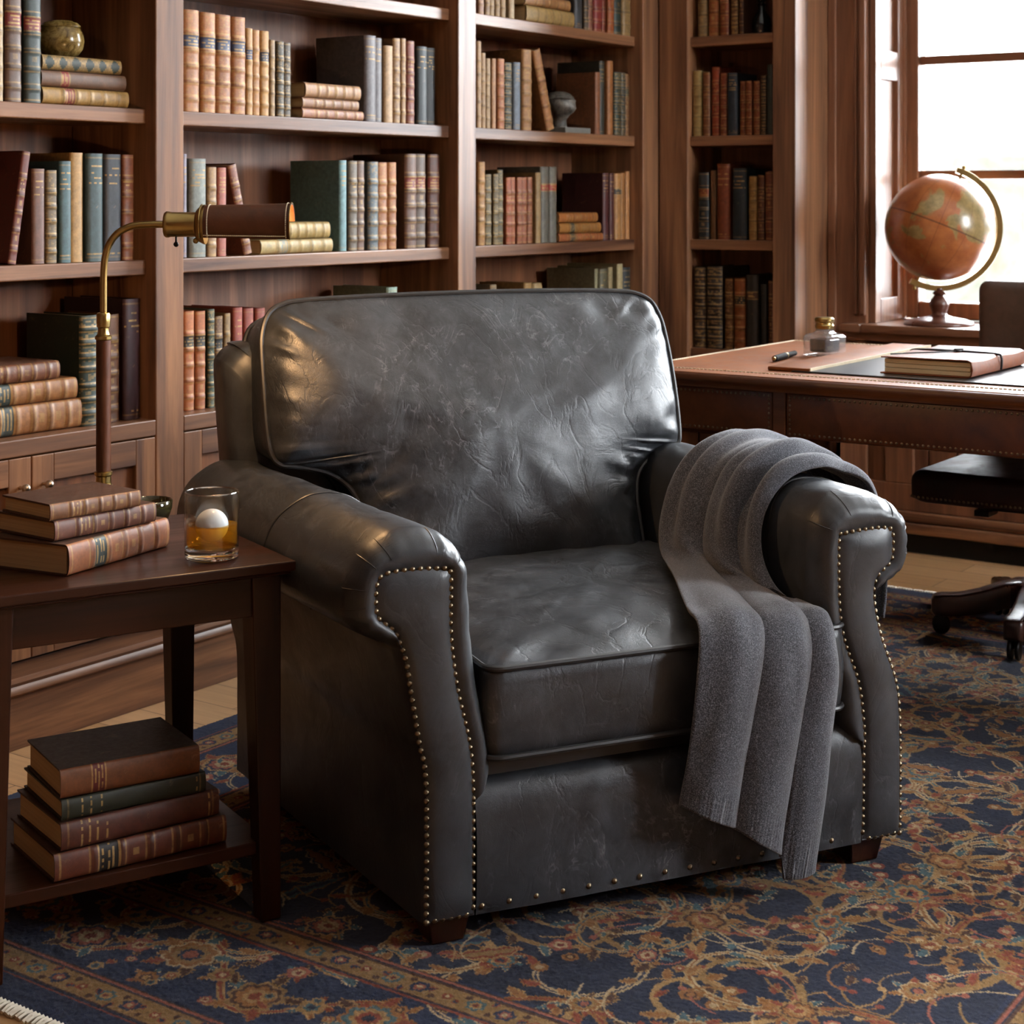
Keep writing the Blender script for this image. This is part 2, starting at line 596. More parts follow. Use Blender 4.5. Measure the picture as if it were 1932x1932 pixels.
b.done('plinth_moulding', WOOD['X'], bc, angle=50)
b = MB(); b.box(1.60, 5.169, FY - .02, BKY, 3.2, HC - .001)
b.done('cornice', WOOD['X'], bc, .004)

cb = thing('corner_bookcase', 'narrow walnut bookcase in the corner beside the window', 'bookcase', (5.30, 2.70, 0))
BX, BSX, BBX = 5.17, 5.19, 5.42
for a, c in ((2.865, 2.979), (2.457, 2.541)):
    b = MB(); b.box(BX, BBX + .035 if a < 2.5 else BBX, a, c, .0, 3.2)
    b.done('upright', WOOD['Z'], cb, .003)
b = MB(); b.box(BBX, BBX + .012, 2.541, 2.865, .0, 3.2)
b.done('back_panel', PW['Z'], cb)
for z in [2.47, 2.11] + SZ:
    b = MB(); b.box(BSX, BBX, 2.541, 2.865, z - ST, z)
    b.done('shelf', WOOD['Y'], cb, .003)
d = MB()
d.box(BX + .002, BX + .024, 2.543, 2.603, .15, .63)
d.box(BX + .002, BX + .024, 2.803, 2.863, .15, .63)
d.box(BX + .002, BX + .024, 2.603, 2.803, .57, .63)
d.box(BX + .002, BX + .024, 2.603, 2.803, .15, .21)
d.box(BX + .012, BX + .02, 2.603, 2.803, .21, .57)
d.done('door', WOOD['Z'], cb, .002)
b = MB(); b.box(BX + .001, BBX, 2.541, 2.865, 0, .148)
b.done('plinth', WOOD['Y'], cb, .002)
b = MB(); b.box(BX, BBX, 2.457, 2.979, 3.2, HC - .001)
b.done('cornice', WOOD['Y'], cb, .003)
BOOKS_STAND = {
 ('L',1): [
  (2.3738,2.4048,0.250,'#b59a72','bands',None,'cream leather book'),
  (2.4069,2.4520,0.260,'#6b5142','bands','#7e2f2a','tall brown book with red label'),
  (2.4549,2.5017,0.250,'#33403c','bands','#7e2f2a','tall dark green book with red label'),
 ],
 ('L',2): [
  (2.4811,2.5180,0.212,'#6f4a3c','plain',None,'short brown cloth book'),
  (2.5180,2.5510,0.209,'#6b5a40','rich',None,'short olive-brown gilt-speckled book'),
  (2.5540,2.5890,0.230,'#3d5a5e','plain',None,'teal cloth book with cream lettering'),
  (2.5906,2.6293,0.250,'#b08850','none',None,'plain tan yellow cloth book'),
  (2.6324,2.6829,0.249,'#34494a','plain',None,'wide dark teal book with cream lettering'),
  (2.6845,2.7378,0.248,'#3b3f45','plain',None,'wide charcoal book with cream lettering'),
  (2.7411,2.7773,0.248,'#7c4326','bands',None,'orange-brown leather book'),
 ],
 ('L',3): [
  (2.6137,2.6686,0.253,'#2c3a30','rich2',None,'thick dark green book beside lamp pole'),
  (2.6718,2.7362,0.251,'#6a4630','bands',None,'tan-brown ribbed book behind lamp pole'),
  (2.7476,2.8023,0.284,'#3a1e22','plain',None,'tall plum book with gilt lettering'),
 ],
 ('M',1): [
  (2.9420,2.9958,0.250,'#b07444','rich','#3a3f58','tall tan gilt volume with blue label'),
  (2.9994,3.0507,0.248,'#b07444','rich','#3a3f58','tall tan gilt volume with blue label'),
  (3.0525,3.1049,0.247,'#a86c40','rich','#3a3f58','tall tan gilt volume with blue label'),
  (3.1068,3.1564,0.246,'#a86c40','rich','#3a3f58','tall tan gilt volume with blue label'),
  (3.1583,3.1826,0.221,'#b98a50','bands','#34466a','slim pale tan book with blue label'),
  (3.1845,3.2129,0.219,'#b37a3c','bands',None,'slim golden tan ribbed book'),
  (3.2149,3.2476,0.219,'#bb8a4a','bands','#39404f','golden tan book with dark label'),
  (3.2486,3.2686,0.198,'#9a7a50','bands',None,'thin short tan book'),
  (3.2706,3.2999,0.196,'#4a402c','rich',None,'short dark olive gilt-speckled book'),
  (3.3030,3.3316,0.195,'#4a3e2e','rich',None,'short dark brown gilt-speckled book'),
  (3.6242,3.6726,0.239,'#6a6466','plain',None,'tall grey book with black sides'),
  (3.6749,3.7100,0.236,'#6d686a','plain',None,'slim grey book with white lettering'),
  (3.7147,3.7539,0.217,'#b8946a','none',None,'short plain cream book'),
  (3.7565,3.7887,0.241,'#8f6c48','rich',None,'tan mottled gilt book'),
  (3.7911,3.8142,0.243,'#9a744c','rich',None,'thin tan mottled gilt book'),
  (3.8179,3.8535,0.238,'#854636','bands',None,'rust red ribbed book'),
  (3.8572,3.9058,0.225,'#20282a','plain',None,'black-green book with gilt lettering'),
  (3.9096,3.9552,0.225,'#1e2224','plain',None,'black book with gilt lettering'),
 ],
 ('M',2): [
  (2.9429,2.9562,0.254,'#8d8694','plain',None,'thin lilac-grey book'),
  (2.9634,3.0194,0.243,'#7b8078','plain',None,'wide grey-green cloth book'),
  (3.0231,3.0553,0.223,'#9a7a58','rich',None,'cream-brown gilt book'),
  (3.0581,3.0898,0.222,'#a45a48','plain',None,'salmon red book'),
  (3.5233,3.5543,0.248,'#6f9496','plain',None,'pale blue-green book with dark sides'),
  (3.5588,3.5958,0.247,'#6e6253','bands',None,'grey-brown book with gilt rules'),
  (3.6004,3.6334,0.248,'#74594a','bands',None,'slim brown book with gilt rules'),
  (3.6403,3.6842,0.246,'#5f6a6e','rich',None,'blue-grey gilt-speckled book'),
  (3.6889,3.7336,0.245,'#a5683a','rich',None,'orange-tan gilt-speckled book'),
  (3.7360,3.7754,0.246,'#a5683a','rich',None,'slim orange-tan gilt-speckled book'),
  (3.8032,3.8547,0.271,'#6a4a3a','bands','#7a3028','tall brown ribbed volume with red label'),
  (3.8572,3.9096,0.272,'#5f4a3c','bands','#7a3028','tall brown ribbed volume with red label'),
  (3.9121,3.9654,0.272,'#5a3428','bands','#7a3028','tall dark brown volume with red label'),
 ],
 ('M',3): [
  (2.9473,2.9822,0.244,'#b0683a','bands','#33302c','orange leather book with black label'),
  (2.9849,3.0194,0.242,'#a86238','bands','#33302c','orange leather book with black label'),
  (3.0240,3.0488,0.245,'#3a4636','rich2',None,'thin dark green gilt book'),
  (3.0525,3.0823,0.226,'#6a4c34','rich','#2c2a28','short brown gilt book'),
  (3.0861,3.1087,0.231,'#8a6e4a','rich',None,'thin tan gilt book'),
  (3.1144,3.1487,0.244,'#9a4a3c','plain',None,'salmon red book'),
  (3.1526,3.1894,0.240,'#94483a','plain',None,'rust red book'),
  (3.1933,3.2287,0.238,'#94483a','plain',None,'rust red book'),
  (3.7289,3.7766,0.268,'#8aa090','plain',None,'pale green book with dark sides'),
  (3.7984,3.8350,0.244,'#b09a78','none',None,'low cream book'),
 ],
 ('R',0): [
  (4.1640,4.1915,0.230,'#a8806a','bands',None,'thin pinkish tan book'),
  (4.1998,4.2247,0.270,'#8a6a48','bands',None,'thin brown gilt book'),
  (4.2292,4.2544,0.226,'#a48660','bands',None,'thin tan book'),
  (4.2584,4.2838,0.270,'#a48660','bands',None,'thin tan book'),
  (4.2884,4.3141,0.226,'#a88a64','bands',None,'thin tan book'),
  (4.3296,4.3585,0.250,'#c0a680','none',None,'thin cream book'),
  (4.7077,4.7564,0.230,'#3a3c3e','plain',None,'dark grey book'),
  (4.7591,4.7860,0.238,'#4a3c2e','rich',None,'thin dark gilt-speckled book'),
  (4.7893,4.8192,0.270,'#8a5a48','bands',None,'pinkish brown book'),
  (4.8226,4.8764,0.250,'#8a2f2a','bands',None,'bright red gilt-ruled book'),
  (4.8798,4.9070,0.270,'#7a3a2c','bands',None,'thin brownish red book'),
  (4.9104,4.9483,0.270,'#a05428','bands',None,'orange book'),
  (4.9518,5.0006,0.270,'#22332e','bands',None,'dark green gilt-ruled book'),
  (5.0041,5.0612,0.270,'#94784c','bands',None,'tan book'),
 ],
 ('R',1): [
  (4.1626,4.1846,0.263,'#b08c64','bands',None,'tall thin tan book'),
  (4.1873,4.2108,0.230,'#a8845c','bands',None,'thin tan ribbed book'),
  (4.2139,4.2359,0.214,'#b0926c','bands',None,'thin cream book'),
  (4.2375,4.2595,0.215,'#b5855a','none',None,'thin pale orange book'),
  (4.2629,4.2980,0.216,'#b06c44','bands',None,'orange ribbed book'),
  (4.3029,4.3440,0.207,'#3c4238','rich2',None,'dark green book with gilt panels'),
  (4.3498,4.3877,0.211,'#707a84','plain',None,'blue-grey cloth book'),
  (4.4039,4.4549,0.255,'#a8794a','bands',None,'tall tan leather book'),
  (4.8353,4.8662,0.209,'#8a5636','none',None,'tan spined book with brown sides'),
  (4.8696,4.9002,0.249,'#3a3a32','plain',None,'tall thin dark olive book'),
  (4.9036,4.9400,0.251,'#a0683a','none',None,'tall orange-tan book'),
  (4.9483,4.9936,0.215,'#2a3830','rich2',None,'dark green gilt book'),
  (4.9971,5.0270,0.216,'#26302c','rich2',None,'thin black-green gilt book'),
  (5.0323,5.0612,0.215,'#805836','bands','#2c3a34','thin tan book'),
 ],
 ('R',2): [
  (4.1640,4.1998,0.254,'#a8763e','rich',None,'tall tan gilt book'),
  (4.2067,4.2401,0.217,'#6a5c3e','rich',None,'olive gilt-speckled book'),
  (4.2429,4.2697,0.218,'#6a5c3e','rich',None,'thin olive gilt-speckled book'),
  (4.2725,4.3038,0.231,'#5c5238','rich',None,'taller olive gilt-speckled book'),
  (4.3080,4.3353,0.208,'#a4522e','bands',None,'short red-orange ribbed book'),
  (4.3382,4.3655,0.209,'#a0552e','bands',None,'short orange ribbed book'),
  (4.3684,4.3965,0.209,'#985230','bands',None,'short orange ribbed book'),
  (4.4012,4.4320,0.209,'#94502e','bands',None,'short orange ribbed book'),
  (4.4370,4.4666,0.210,'#8c4c2a','bands',None,'short dark orange ribbed book'),
  (4.4709,4.5011,0.225,'#9a7c4e','none',None,'tan plain book'),
  (4.5093,4.5552,0.244,'#6a665a','none','#a03a2c','tall grey-green book with red label'),
  (4.5593,4.6028,0.245,'#6a665a','none','#a03a2c','tall grey-green book with red label'),
  (4.8798,4.9187,0.228,'#4a1f1e','plain',None,'maroon book'),
  (4.9207,4.9500,0.228,'#4e2420','plain',None,'thin dark red book'),
  (4.9552,5.0006,0.227,'#a87844','none','#33302a','tan book with black label'),
  (5.0030,5.0323,0.229,'#9a6632','none',None,'thin orange-brown book'),
  (5.0348,5.0612,0.235,'#b07a48','none',None,'tan orange book'),
 ],
 ('R',3): [
  (4.1547,4.1777,0.240,'#c0a888','none',None,'low cream book'),
  (4.2247,4.2570,0.254,'#8a7a60','bands',None,'low dark sided book'),
  (4.4142,4.4549,0.251,'#a88450','none',None,'low tan book'),
  (4.4588,4.5120,0.248,'#b0986e','bands',None,'low cream book'),
  (4.8353,4.8578,0.281,'#8c8464','none',None,'olive cream book with black sides'),
  (4.8595,4.9104,0.279,'#5a5540','plain',None,'olive book'),
  (4.9139,4.9414,0.284,'#9a8a64','none',None,'thin cream book'),
  (4.9691,5.0041,0.293,'#a8986e','none',None,'tall cream book'),
  (5.0111,5.0612,0.279,'#23282a','plain',None,'black book'),
 ],
 ('W',0): [
  (2.8436,2.8062,0.250,'#8c7450','bands',None,'cream-brown banded book'),
  (2.8021,2.7608,0.270,'#9a5a30','bands',None,'orange-tan book'),
  (2.7567,2.7220,0.250,'#80401e','bands',None,'burnt orange book'),
  (2.7167,2.6875,0.266,'#6a4a28','rich2','#1c1a18','tan book with black bands'),
  (2.6844,2.6653,0.260,'#4a2c1c','bands',None,'thin brown book'),
 ],
 ('W',1): [
  (2.8632,2.8276,0.227,'#a8905c','bands',None,'wide cream book'),
  (2.8238,2.7946,0.220,'#7a4a2a','bands',None,'brown leather book'),
  (2.7897,2.7598,0.237,'#8c3c22','bands',None,'tall red-orange ribbed book'),
  (2.7567,2.7291,0.215,'#7e3a22','rich',None,'red gilt-ruled book'),
  (2.7261,2.6875,0.214,'#26323c','plain',None,'navy cloth book'),
  (2.6834,2.6612,0.185,'#7a3c20','rich',None,'short rust gilt-ruled book'),
  (2.6582,2.6331,0.184,'#7a3c20','rich',None,'short rust gilt-ruled book'),
  (2.6311,2.6052,0.183,'#7a3c20','rich',None,'short rust gilt-ruled book'),
  (2.6018,2.5814,0.201,'#3a2c20','rich2',None,'dark gilt-ruled book'),
  (2.5794,2.5557,0.238,'#2e3632','none',None,'tall grey-green book'),
 ],
 ('W',2): [
  (2.8422,2.8004,0.231,'#2c3438','bands','#8c4a28','navy book with orange label'),
  (2.7959,2.7732,0.238,'#6a4a2c','none',None,'thin brown book'),
  (2.7691,2.7187,0.260,'#7a3c22','plain',None,'wide red-brown book tallest in row'),
  (2.7078,2.6532,0.245,'#1e2a30','plain',None,'wide navy book with gilt lettering'),
  (2.6492,2.6179,0.217,'#94703c','bands',None,'mottled tan book'),
  (2.6152,2.5879,0.221,'#5c3420','bands',None,'brown leather book'),
  (2.5843,2.5537,0.233,'#70381f','bands',None,'red-brown book'),
 ],
 ('W',3): [
  (2.8582,2.8114,0.280,'#3a2c22','rich2',None,'thick dark brown gilt book'),
  (2.8083,2.7475,0.283,'#30251e','rich2',None,'thickest dark brown book'),
  (2.7404,2.7067,0.243,'#6a4424','rich',None,'tan-brown gilt book'),
  (2.7017,2.6582,0.244,'#8a4a22','bands','#1e1a16','orange book with black label'),
  (2.6552,2.6092,0.258,'#332e2a','none','#4a2c1c','dark grey-brown book'),
  (2.6052,2.5814,0.226,'#2a2826','none',None,'thin black-brown book'),
  (2.5734,2.5537,0.240,'#5a2e1c','bands',None,'thin red-brown book'),
 ],
}
BOOKS_LEAN = {
 ('L',2): (2.4154,0.0219,0.251,9.18,'#6a2f26','bands',None,'large dark red book leaning'),
 ('M',2): (3.1526,0.0290,0.234,-14.58,'#84503e','rich',None,'red-brown gilt book leaning'),
 ('R',1): (4.5408,0.0411,0.266,-18.16,'#a87448','bands',None,'tall tan book leaning'),
}
BOOKS_STACK = {
 ('L',1): [
  (2.5047,2.7575,0.0390,'#a07a3c','rich','#7e2f2a','gilt book with red label, lowest of the stack'),
  (2.5017,2.7493,0.0373,'#6e4e38','none','#8a3530','brown book with red and green labels, middle of the stack'),
  (2.5047,2.7362,0.0349,'#8a6e3e','diamond','#2c3428','gilt book with green diamonds, topmost of the stack'),
 ],
 ('L',3): [
  (2.3173,2.6153,0.0668,'#a06a38','bands','#3a4440','tan ribbed book with green label, lowest of the stack'),
  (2.3105,2.6029,0.0489,'#a06a38','bands','#3a4440','tan ribbed book with green label, middle of the stack'),
  (2.3105,2.5525,0.0417,'#7a4a30','bands',None,'brown leather book, topmost of the stack'),
 ],
 ('M',1): [
  (3.3689,3.6197,0.0273,'#a06a50','rich',None,'pinkish tan gilt book, lowest of the stack'),
  (3.3689,3.5992,0.0283,'#94684a','bands',None,'brown gilt book, middle of the stack'),
  (3.3772,3.6038,0.0405,'#a87c58','rich',None,'tan gilt book, topmost of the stack'),
 ],
 ('M',2): [
  (3.2070,3.4860,0.0379,'#b09a68','rich','#8a8a7a','cream book, lower of the pair'),
  (3.2706,3.4752,0.0444,'#b0965c','rich',None,'cream gold book, upper of the pair'),
 ],
 ('R',0): [
  (4.4142,4.6916,0.0522,'#a88a54','bands',None,'pale tan book, lower of the pair'),
  (4.4083,4.6692,0.0362,'#a8784a','bands',None,'tan orange book, upper of the pair'),
 ],
 ('R',2): [
  (4.6047,4.8764,0.0276,'#94522a','bands','#2c2a26','rust book with black label, lowest of the stack'),
  (4.6047,4.8595,0.0352,'#96642c','bands','#2c3430','golden brown book with black label, middle of the stack'),
  (4.6018,4.8393,0.0334,'#965a26','bands',None,'orange-brown book, topmost of the stack'),
 ],
}
# ================================================================== books
t = NT('book_cover')
ca = t.n('VertexColor', layer_name='col')
v = t.coord()
m1 = t.noise(v, 90.0, 5, .65)
m2 = t.noise(v, 16.0, 4, .6, .5)
c = t.mix(.75, ca.outputs[0], t.ramp(m1, [(.3, .55), (.7, 1.35)]), 'MULTIPLY')
c = t.mix(.6, c, t.ramp(m2, [(.3, .70), (.72, 1.2)]), 'MULTIPLY')
worn = t.ramp(t.noise(v, 45.0, 6, .7, .8), [(.60, .0), (.74, .45)])
c = t.mix(worn, c, t.mix(.5, ca.outputs[0], lin('#c9a27a')))
gold = t.math('MULTIPLY', t.math('SUBTRACT', 1.0, ca.outputs[1], True), t.ramp(m1, [(.36, .35), (.55, 1.0)]))
c = t.mix(t.math('MULTIPLY', gold, .8), c, lin('#b8955c'))
c = t.mix(1.0, c, (.86, .86, .86, 1), 'MULTIPLY')
BOOKM = t.pbr(Base_Color=c, Roughness=t.n('MapRange', {0: m1, 1: .3, 2: .7, 3: .40, 4: .58}).outputs[0], Metallic=t.math('MULTIPLY', gold, .35), Normal=t.bump(m1, .15, .002))
t = NT('page_edges')
v = t.coord((900, 3, 3))
pg = t.noise(v, 1.0, 3, .6)
PAGES = t.pbr(Base_Color=t.mix(.7, lin('#b79d74'), t.ramp(pg, [(.3, .62), (.7, 1.12)]), 'MULTIPLY'), Roughness=.85)

rng = random.Random(11)


def spine_plan(style, label, base, nv, nu, h):
    """rows of (colour, gilt 0..1) cells for a spine, bottom to top, and the rib height of each row"""
    base = np.array(base[:3])
    col = np.tile(base, (nv, nu, 1))
    gilt = np.zeros((nv, nu))
    rib = np.zeros(nv)
    vv = (np.arange(nv) + .5) / nv
    lab = np.array(lin(label)[:3]) if label else None

    def line(p, width=1, amount=1.0):
        i = int(p * nv)
        gilt[max(0, i):i + width, :] = np.maximum(gilt[max(0, i):i + width, :], amount)

    def text(a, b_, rows, fill=.6):
        for q in range(rows):
            i = int((a + (b_ - a) * (q + .5) / rows) * nv)
            half = rng.randint(max(1, nu // 4), max(1, nu // 2 - 1))
            for j in range(nu // 2 - half, nu // 2 + half):
                if 0 <= j < nu and rng.random() < fill:
                    gilt[i:i + max(1, nv // 70), j] = 1
    if style in ('bands', 'rich', 'rich2'):
        ribs = [.14, .30, .46, .62, .78] if style != 'rich2' else [.12, .24, .36, .52, .64, .76, .88]
        for p in ribs:
            i = int(p * nv)
            rib[max(0, i - 1):i + 1] = 1
            line(p - .022, 1, .8 if style != 'bands' else .55)
            line(p + .022, 1, .8 if style != 'bands' else .55)
            col[i - 1:i + 1] *= .7
        line(.02, 1, .6); line(.975, 1, .6)
    if style == 'rich':
        g = np.array([[rng.random() for _ in range(nu)] for _ in range(nv)])
        gilt = np.maximum(gilt, (g > .80) * .5)
    if style == 'rich2':
        g = np.array([[rng.random() for _ in range(nu)] for _ in range(nv)])
        m = np.abs(((vv * 8) % 1) - .5) < .28
        gilt = np.maximum(gilt, (g > .66) * m[:, None] * .55)
    if style == 'bands':
        for p in (.22, .38, .54):
            i = int(p * nv)
            if rng.random() < .6:
                gilt[i - 1:i + 2, nu // 2 - 1:nu // 2 + 1] = .6
        if not label:
            text(.65, .76, 3, .7)
    if style == 'plain':
        text(.70, .90, rng.choice((3, 4, 5)), .75)
        line(.955, 1, .35); line(.045, 1, .35)
        if rng.random() < .6:
            text(.05, .09, 1, .8)
    if style == 'diamond':
        for i in range(nv):
            for j in range(nu):
                dd = abs(((vv[i] * 6) % 1) - .5) * 2 + abs((j + .5) / nu - .5) * 2
                if dd < .75:
                    col[i, j] = lab
                elif rng.random() < .35:
                    gilt[i, j] = .7
        lab = None
    if lab is not None:
        a, e = (.64, .76) if style != 'none' else (.68, .78)
        i0, i1 = int(a * nv) + 1, int(e * nv)
        col[i0:i1] = lab
        gilt[i0:i1] = 0
        line(a, 1, .8); line(e, 1, .8)
        text(a + .015, e - .015, 3, .7)
    return col, gilt, rib


def book_parts(t, h, dp, colour, style, label, nv=64, nu=10, bulge=.25, side=None):
    """book standing at the origin: thickness along +x, height +z, spine towards -y. Returns cover mesh builder data"""
    base = lin(colour)
    col, gilt, rib = spine_plan(style, label, base, nv, nu, h)
    b = MB()
    lay = b.bm.loops.layers.color.new('col') if False else b.bm.loops.layers.float_color.new('col')
    sc = tuple(x * .62 for x in base[:3]) if side is None else lin(side)[:3]
    bt = min(.003, t * .12)
    bw = min(bulge * t, .012)
    # spine: a shell following an arc
    us = [PI * j / nu for j in range(nu + 1)]

    def pt(a, z, r=0.0, inner=0.0):
        return (t / 2 - math.cos(a) * (t / 2 - inner) * (1 + 0 * r), .004 - math.sin(a) ** .7 * (bw + r - inner), z)
    rows = []
    for i in range(nv + 1):
        z = h * i / nv
        rr = max(rib[min(i, nv - 1)], rib[max(i - 1, 0)]) * min(.0022, t * .06)
        rows.append([b.bm.verts.new(pt(a, z, rr)) for a in us])
    for i in range(nv):
        for j in range(nu):
            f = b.bm.faces.new((rows[i][j], rows[i][j + 1], rows[i + 1][j + 1], rows[i + 1][j]))
            cc = tuple(col[i, j]) + (1.0 - gilt[i, j],)
            for l in f.loops:
                l[lay] = cc
    # inside of the shell, closing the ends
    inn = [[b.bm.verts.new(pt(a, z, 0, bt * .8)) for a in us] for z in (0, h)]
    fs = []
    for j in range(nu):
        fs.append(b.bm.faces.new((inn[0][j + 1], inn[0][j], inn[1][j], inn[1][j + 1])))
        fs.append(b.bm.faces.new((rows[0][j + 1], rows[0][j], inn[0][j], inn[0][j + 1])))
        fs.append(b.bm.faces.new((rows[nv][j], rows[nv][j + 1], inn[1][j + 1], inn[1][j])))
    for x0 in (0, t - bt):
        n0 = len(b.bm.faces)
        b.box(x0, x0 + bt, .003, dp, 0, h)
        b.bm.faces.ensure_lookup_table()
        fs += b.bm.faces[n0:]
    for f in fs:
        for l in f.loops:
            l[lay] = tuple(sc) + (1.0,)
    p = MB()
    q = min(.004, h * .02)
    p.box(bt, t - bt, .003, dp - q, q, h - q)
    return b, p


def make_book(name, label, cat, group, t, h, dp, colour, style, lab, loc, rot=(0, 0, 0), **kw):
    r = thing(name, label, cat, loc, 0, group)
    r.rotation_euler = rot
    b, p = book_parts(t, h, dp, colour, style, lab, **kw)
    b.done('cover', BOOKM, r, local=True, angle=50)
    p.done('pages', PAGES, r, local=True)
    return r


ORD = ['first', 'second', 'third', 'fourth', 'fifth', 'sixth', 'seventh', 'eighth', 'ninth', 'tenth', 'eleventh', 'twelfth', 'thirteenth', 'fourteenth', 'fifteenth', 'sixteenth', 'seventeenth', 'eighteenth', 'nineteenth', 'twentieth']
SHELF = ['top shelf', 'upper shelf', 'lower shelf', 'bottom shelf']
BAY = {'L': 'lamp bay', 'M': 'middle bay', 'R': 'corner bay', 'W': 'corner bookcase'}
SPY, SPX = 3.03, 5.203
for (bay, s), L in BOOKS_STAND.items():
    n = len(L)
    for i, (a, c, h, colour, style, lab, look) in enumerate(L):
        label = '%s, %s upright from window, %s, %s' % (look, ORD[n - 1 - i], SHELF[s], BAY[bay])
        group = 'books upright on the %s of the %s' % (SHELF[s], BAY[bay])
        dp = min(.205, max(.13, h * .72)) * (1 if bay != 'W' else .95) + rng.uniform(-.008, .008)
        g = .0009
        off = rng.uniform(-.004, .006)
        if bay == 'W':
            make_book('book', label, 'book', group, abs(a - c) - 2 * g, h, dp, colour, style, lab, (SPX + off, a - g, SZ[s] + .0008), (0, 0, R(-90)))
        else:
            make_book('book', label, 'book', group, c - a - 2 * g, h, dp, colour, style, lab, (a + g, SPY + off, SZ[s] + .0008))
for (bay, s), (x, tk, h, ang, colour, style, lab, look) in BOOKS_LEAN.items():
    label = '%s on the %s of the %s' % (look, SHELF[s], BAY[bay])
    zz = SZ[s] + (0 if ang >= 0 else tk * math.sin(R(-ang)) * 0)
    lift = tk * math.sin(R(abs(ang))) if ang > 0 else 0
    make_book('book', label, 'book', None, tk, h, .18, colour, style, lab, (x, SPY, SZ[s] + lift + .0008), (0, R(ang), 0))
for (bay, s), L in BOOKS_STACK.items():
    z = SZ[s]
    for (a, c, tk, colour, style, lab, look) in L:
        label = '%s, %s, %s' % (look, SHELF[s], BAY[bay])
        make_book('book', label, 'book', 'lying books on the %s of the %s' % (SHELF[s], BAY[bay]), tk - .0010, c - a, .17, colour, style, lab, (c, SPY, z + .0009), (0, R(-90), 0), bulge=.32)
        z += tk

# small things between the books
t = NT('olive_marble')
v = t.coord()
nn = t.noise(v, 34.0, 6, .7, 1.5)
MARB = t.pbr(Base_Color=t.ramp(nn, [(.35, lin('#4a3a1c')), (.5, lin('#7d6636')), (.66, lin('#a08a58'))]), Roughness=.18)
zt = SZ[1] + .1122
xj = 2.620
r = thing('lidded_jar', 'round olive marbled jar with lid on three stacked books', 'jar', (xj, 3.10, zt))
prof = [(.026, 0), (.040, .006), (.050, .020), (.0535, .038), (.051, .056), (.044, .070)]
b = MB(); b.lathe(prof, 32, None, (0, 0, .0)); b.done('body', MARB, r, local=True)
b = MB(); b.lathe([(.0455, .0705), (.046, .074), (.040, .081), (.024, .087), (.0, .088)], 32); b.done('lid', MARB, r, local=True)

t = NT('verdigris_bronze')
v = t.coord()
nn = t.noise(v, 40.0, 5, .65)
BUSTM = t.pbr(Base_Color=t.ramp(nn, [(.35, lin('#2e2c28')), (.65, lin('#77736a'))]), Roughness=.45, Metallic=.2)
STONE = simple('grey_stone_block', lin('#73716a'), .7)
# stylised bust on a stone block
bx, by, bz = 4.698, 3.085, SZ[1]
r = thing('bust', 'small dark sculpted head on a grey stone block between books', 'sculpture', (bx, by, bz + .0006))
b = MB(); b.box(-.034, .122, -.045, .05, 0, .019); b.done('plinth_block', STONE, r, .002, local=True)
b = MB()
rings = []
for z, rx, ry, cx_, cy in ((.020, .024, .026, .0, .0), (.03, .021, .024, 0, 0), (.05, .020, .023, .001, 0), (.066, .026, .030, -.001, -.004), (.078, .034, .040, -.002, -.008), (.092, .043, .047, -.001, -.006), (.108, .051, .052, 0, -.002), (.122, .053, .053, 0, .002), (.138, .050, .050, .0, .004), (.152, .039, .040, 0, .006), (.160, .022, .024, 0, .006), (.162, .004, .005, 0, .006)):
    ring = []
    for k in range(28):
        a = 2 * PI * k / 28
        x, y = rx * math.cos(a), ry * math.sin(a)
        # brow, nose and chin towards -y
        fr_ = max(0, math.cos(a + PI / 2)) ** 6
        nose = .010 * fr_ * math.exp(-((z - .094) / .016) ** 2) + .005 * fr_ * math.exp(-((z - .125) / .01) ** 2) + .005 * fr_ * math.exp(-((z - .072) / .006) ** 2)
        eye = sum(-.006 * math.exp(-((a - e) / .22) ** 2) * math.exp(-((z - .113) / .008) ** 2) for e in (PI * 1.5 - .42, PI * 1.5 + .42))
        y -= nose + eye
        ring.append((x + cx_, y + cy, z))
    rings.append([(x, y, .019 + (zz - .019) * .84) for x, y, zz in ring])
b.loft(rings); o = b.done('head', BUSTM, r, local=True, angle=70)
b = MB(); b.tube([(.053 * math.cos(a), .003 + .053 * math.sin(a), .110 + .004 * math.sin(2 * a)) for a in [2 * PI * k / 28 for k in range(28)]], .004, 8, True)
b.done('headband', BUSTM, r, local=True)

VASEG = simple('black_glass', lin('#14181c'), .12)
r = thing('glass_decanter', 'small black glass decanter on the top shelf of the corner bookcase', 'decanter', (5.27, 2.630, SZ[0] + .0006))
b = MB(); b.lathe([(.020, 0), (.029, .004), (.034, .03), (.031, .055), (.018, .075), (.011, .085), (.011, .10), (.016, .105)], 24); b.done('body', VASEG, r, local=True)
b = MB(); b.lathe([(.009, .1052), (.009, .112), (.017, .122), (.019, .134), (.012, .148), (0, .152)], 20); b.done('stopper', VASEG, r, local=True)
# ================================================================== the armchair
CH = at(-.1377, 2.655)
chair = thing('armchair', 'grey worn leather club armchair with rolled arms and brass nailheads', 'armchair', (CH[0], CH[1], 0), R(24.2 - 55.1))
RUGZ = .007
LEGZ = .0086


def nz(x, y, z, s):
    return noise.noise(Vector((x * s, y * s, z * s)))


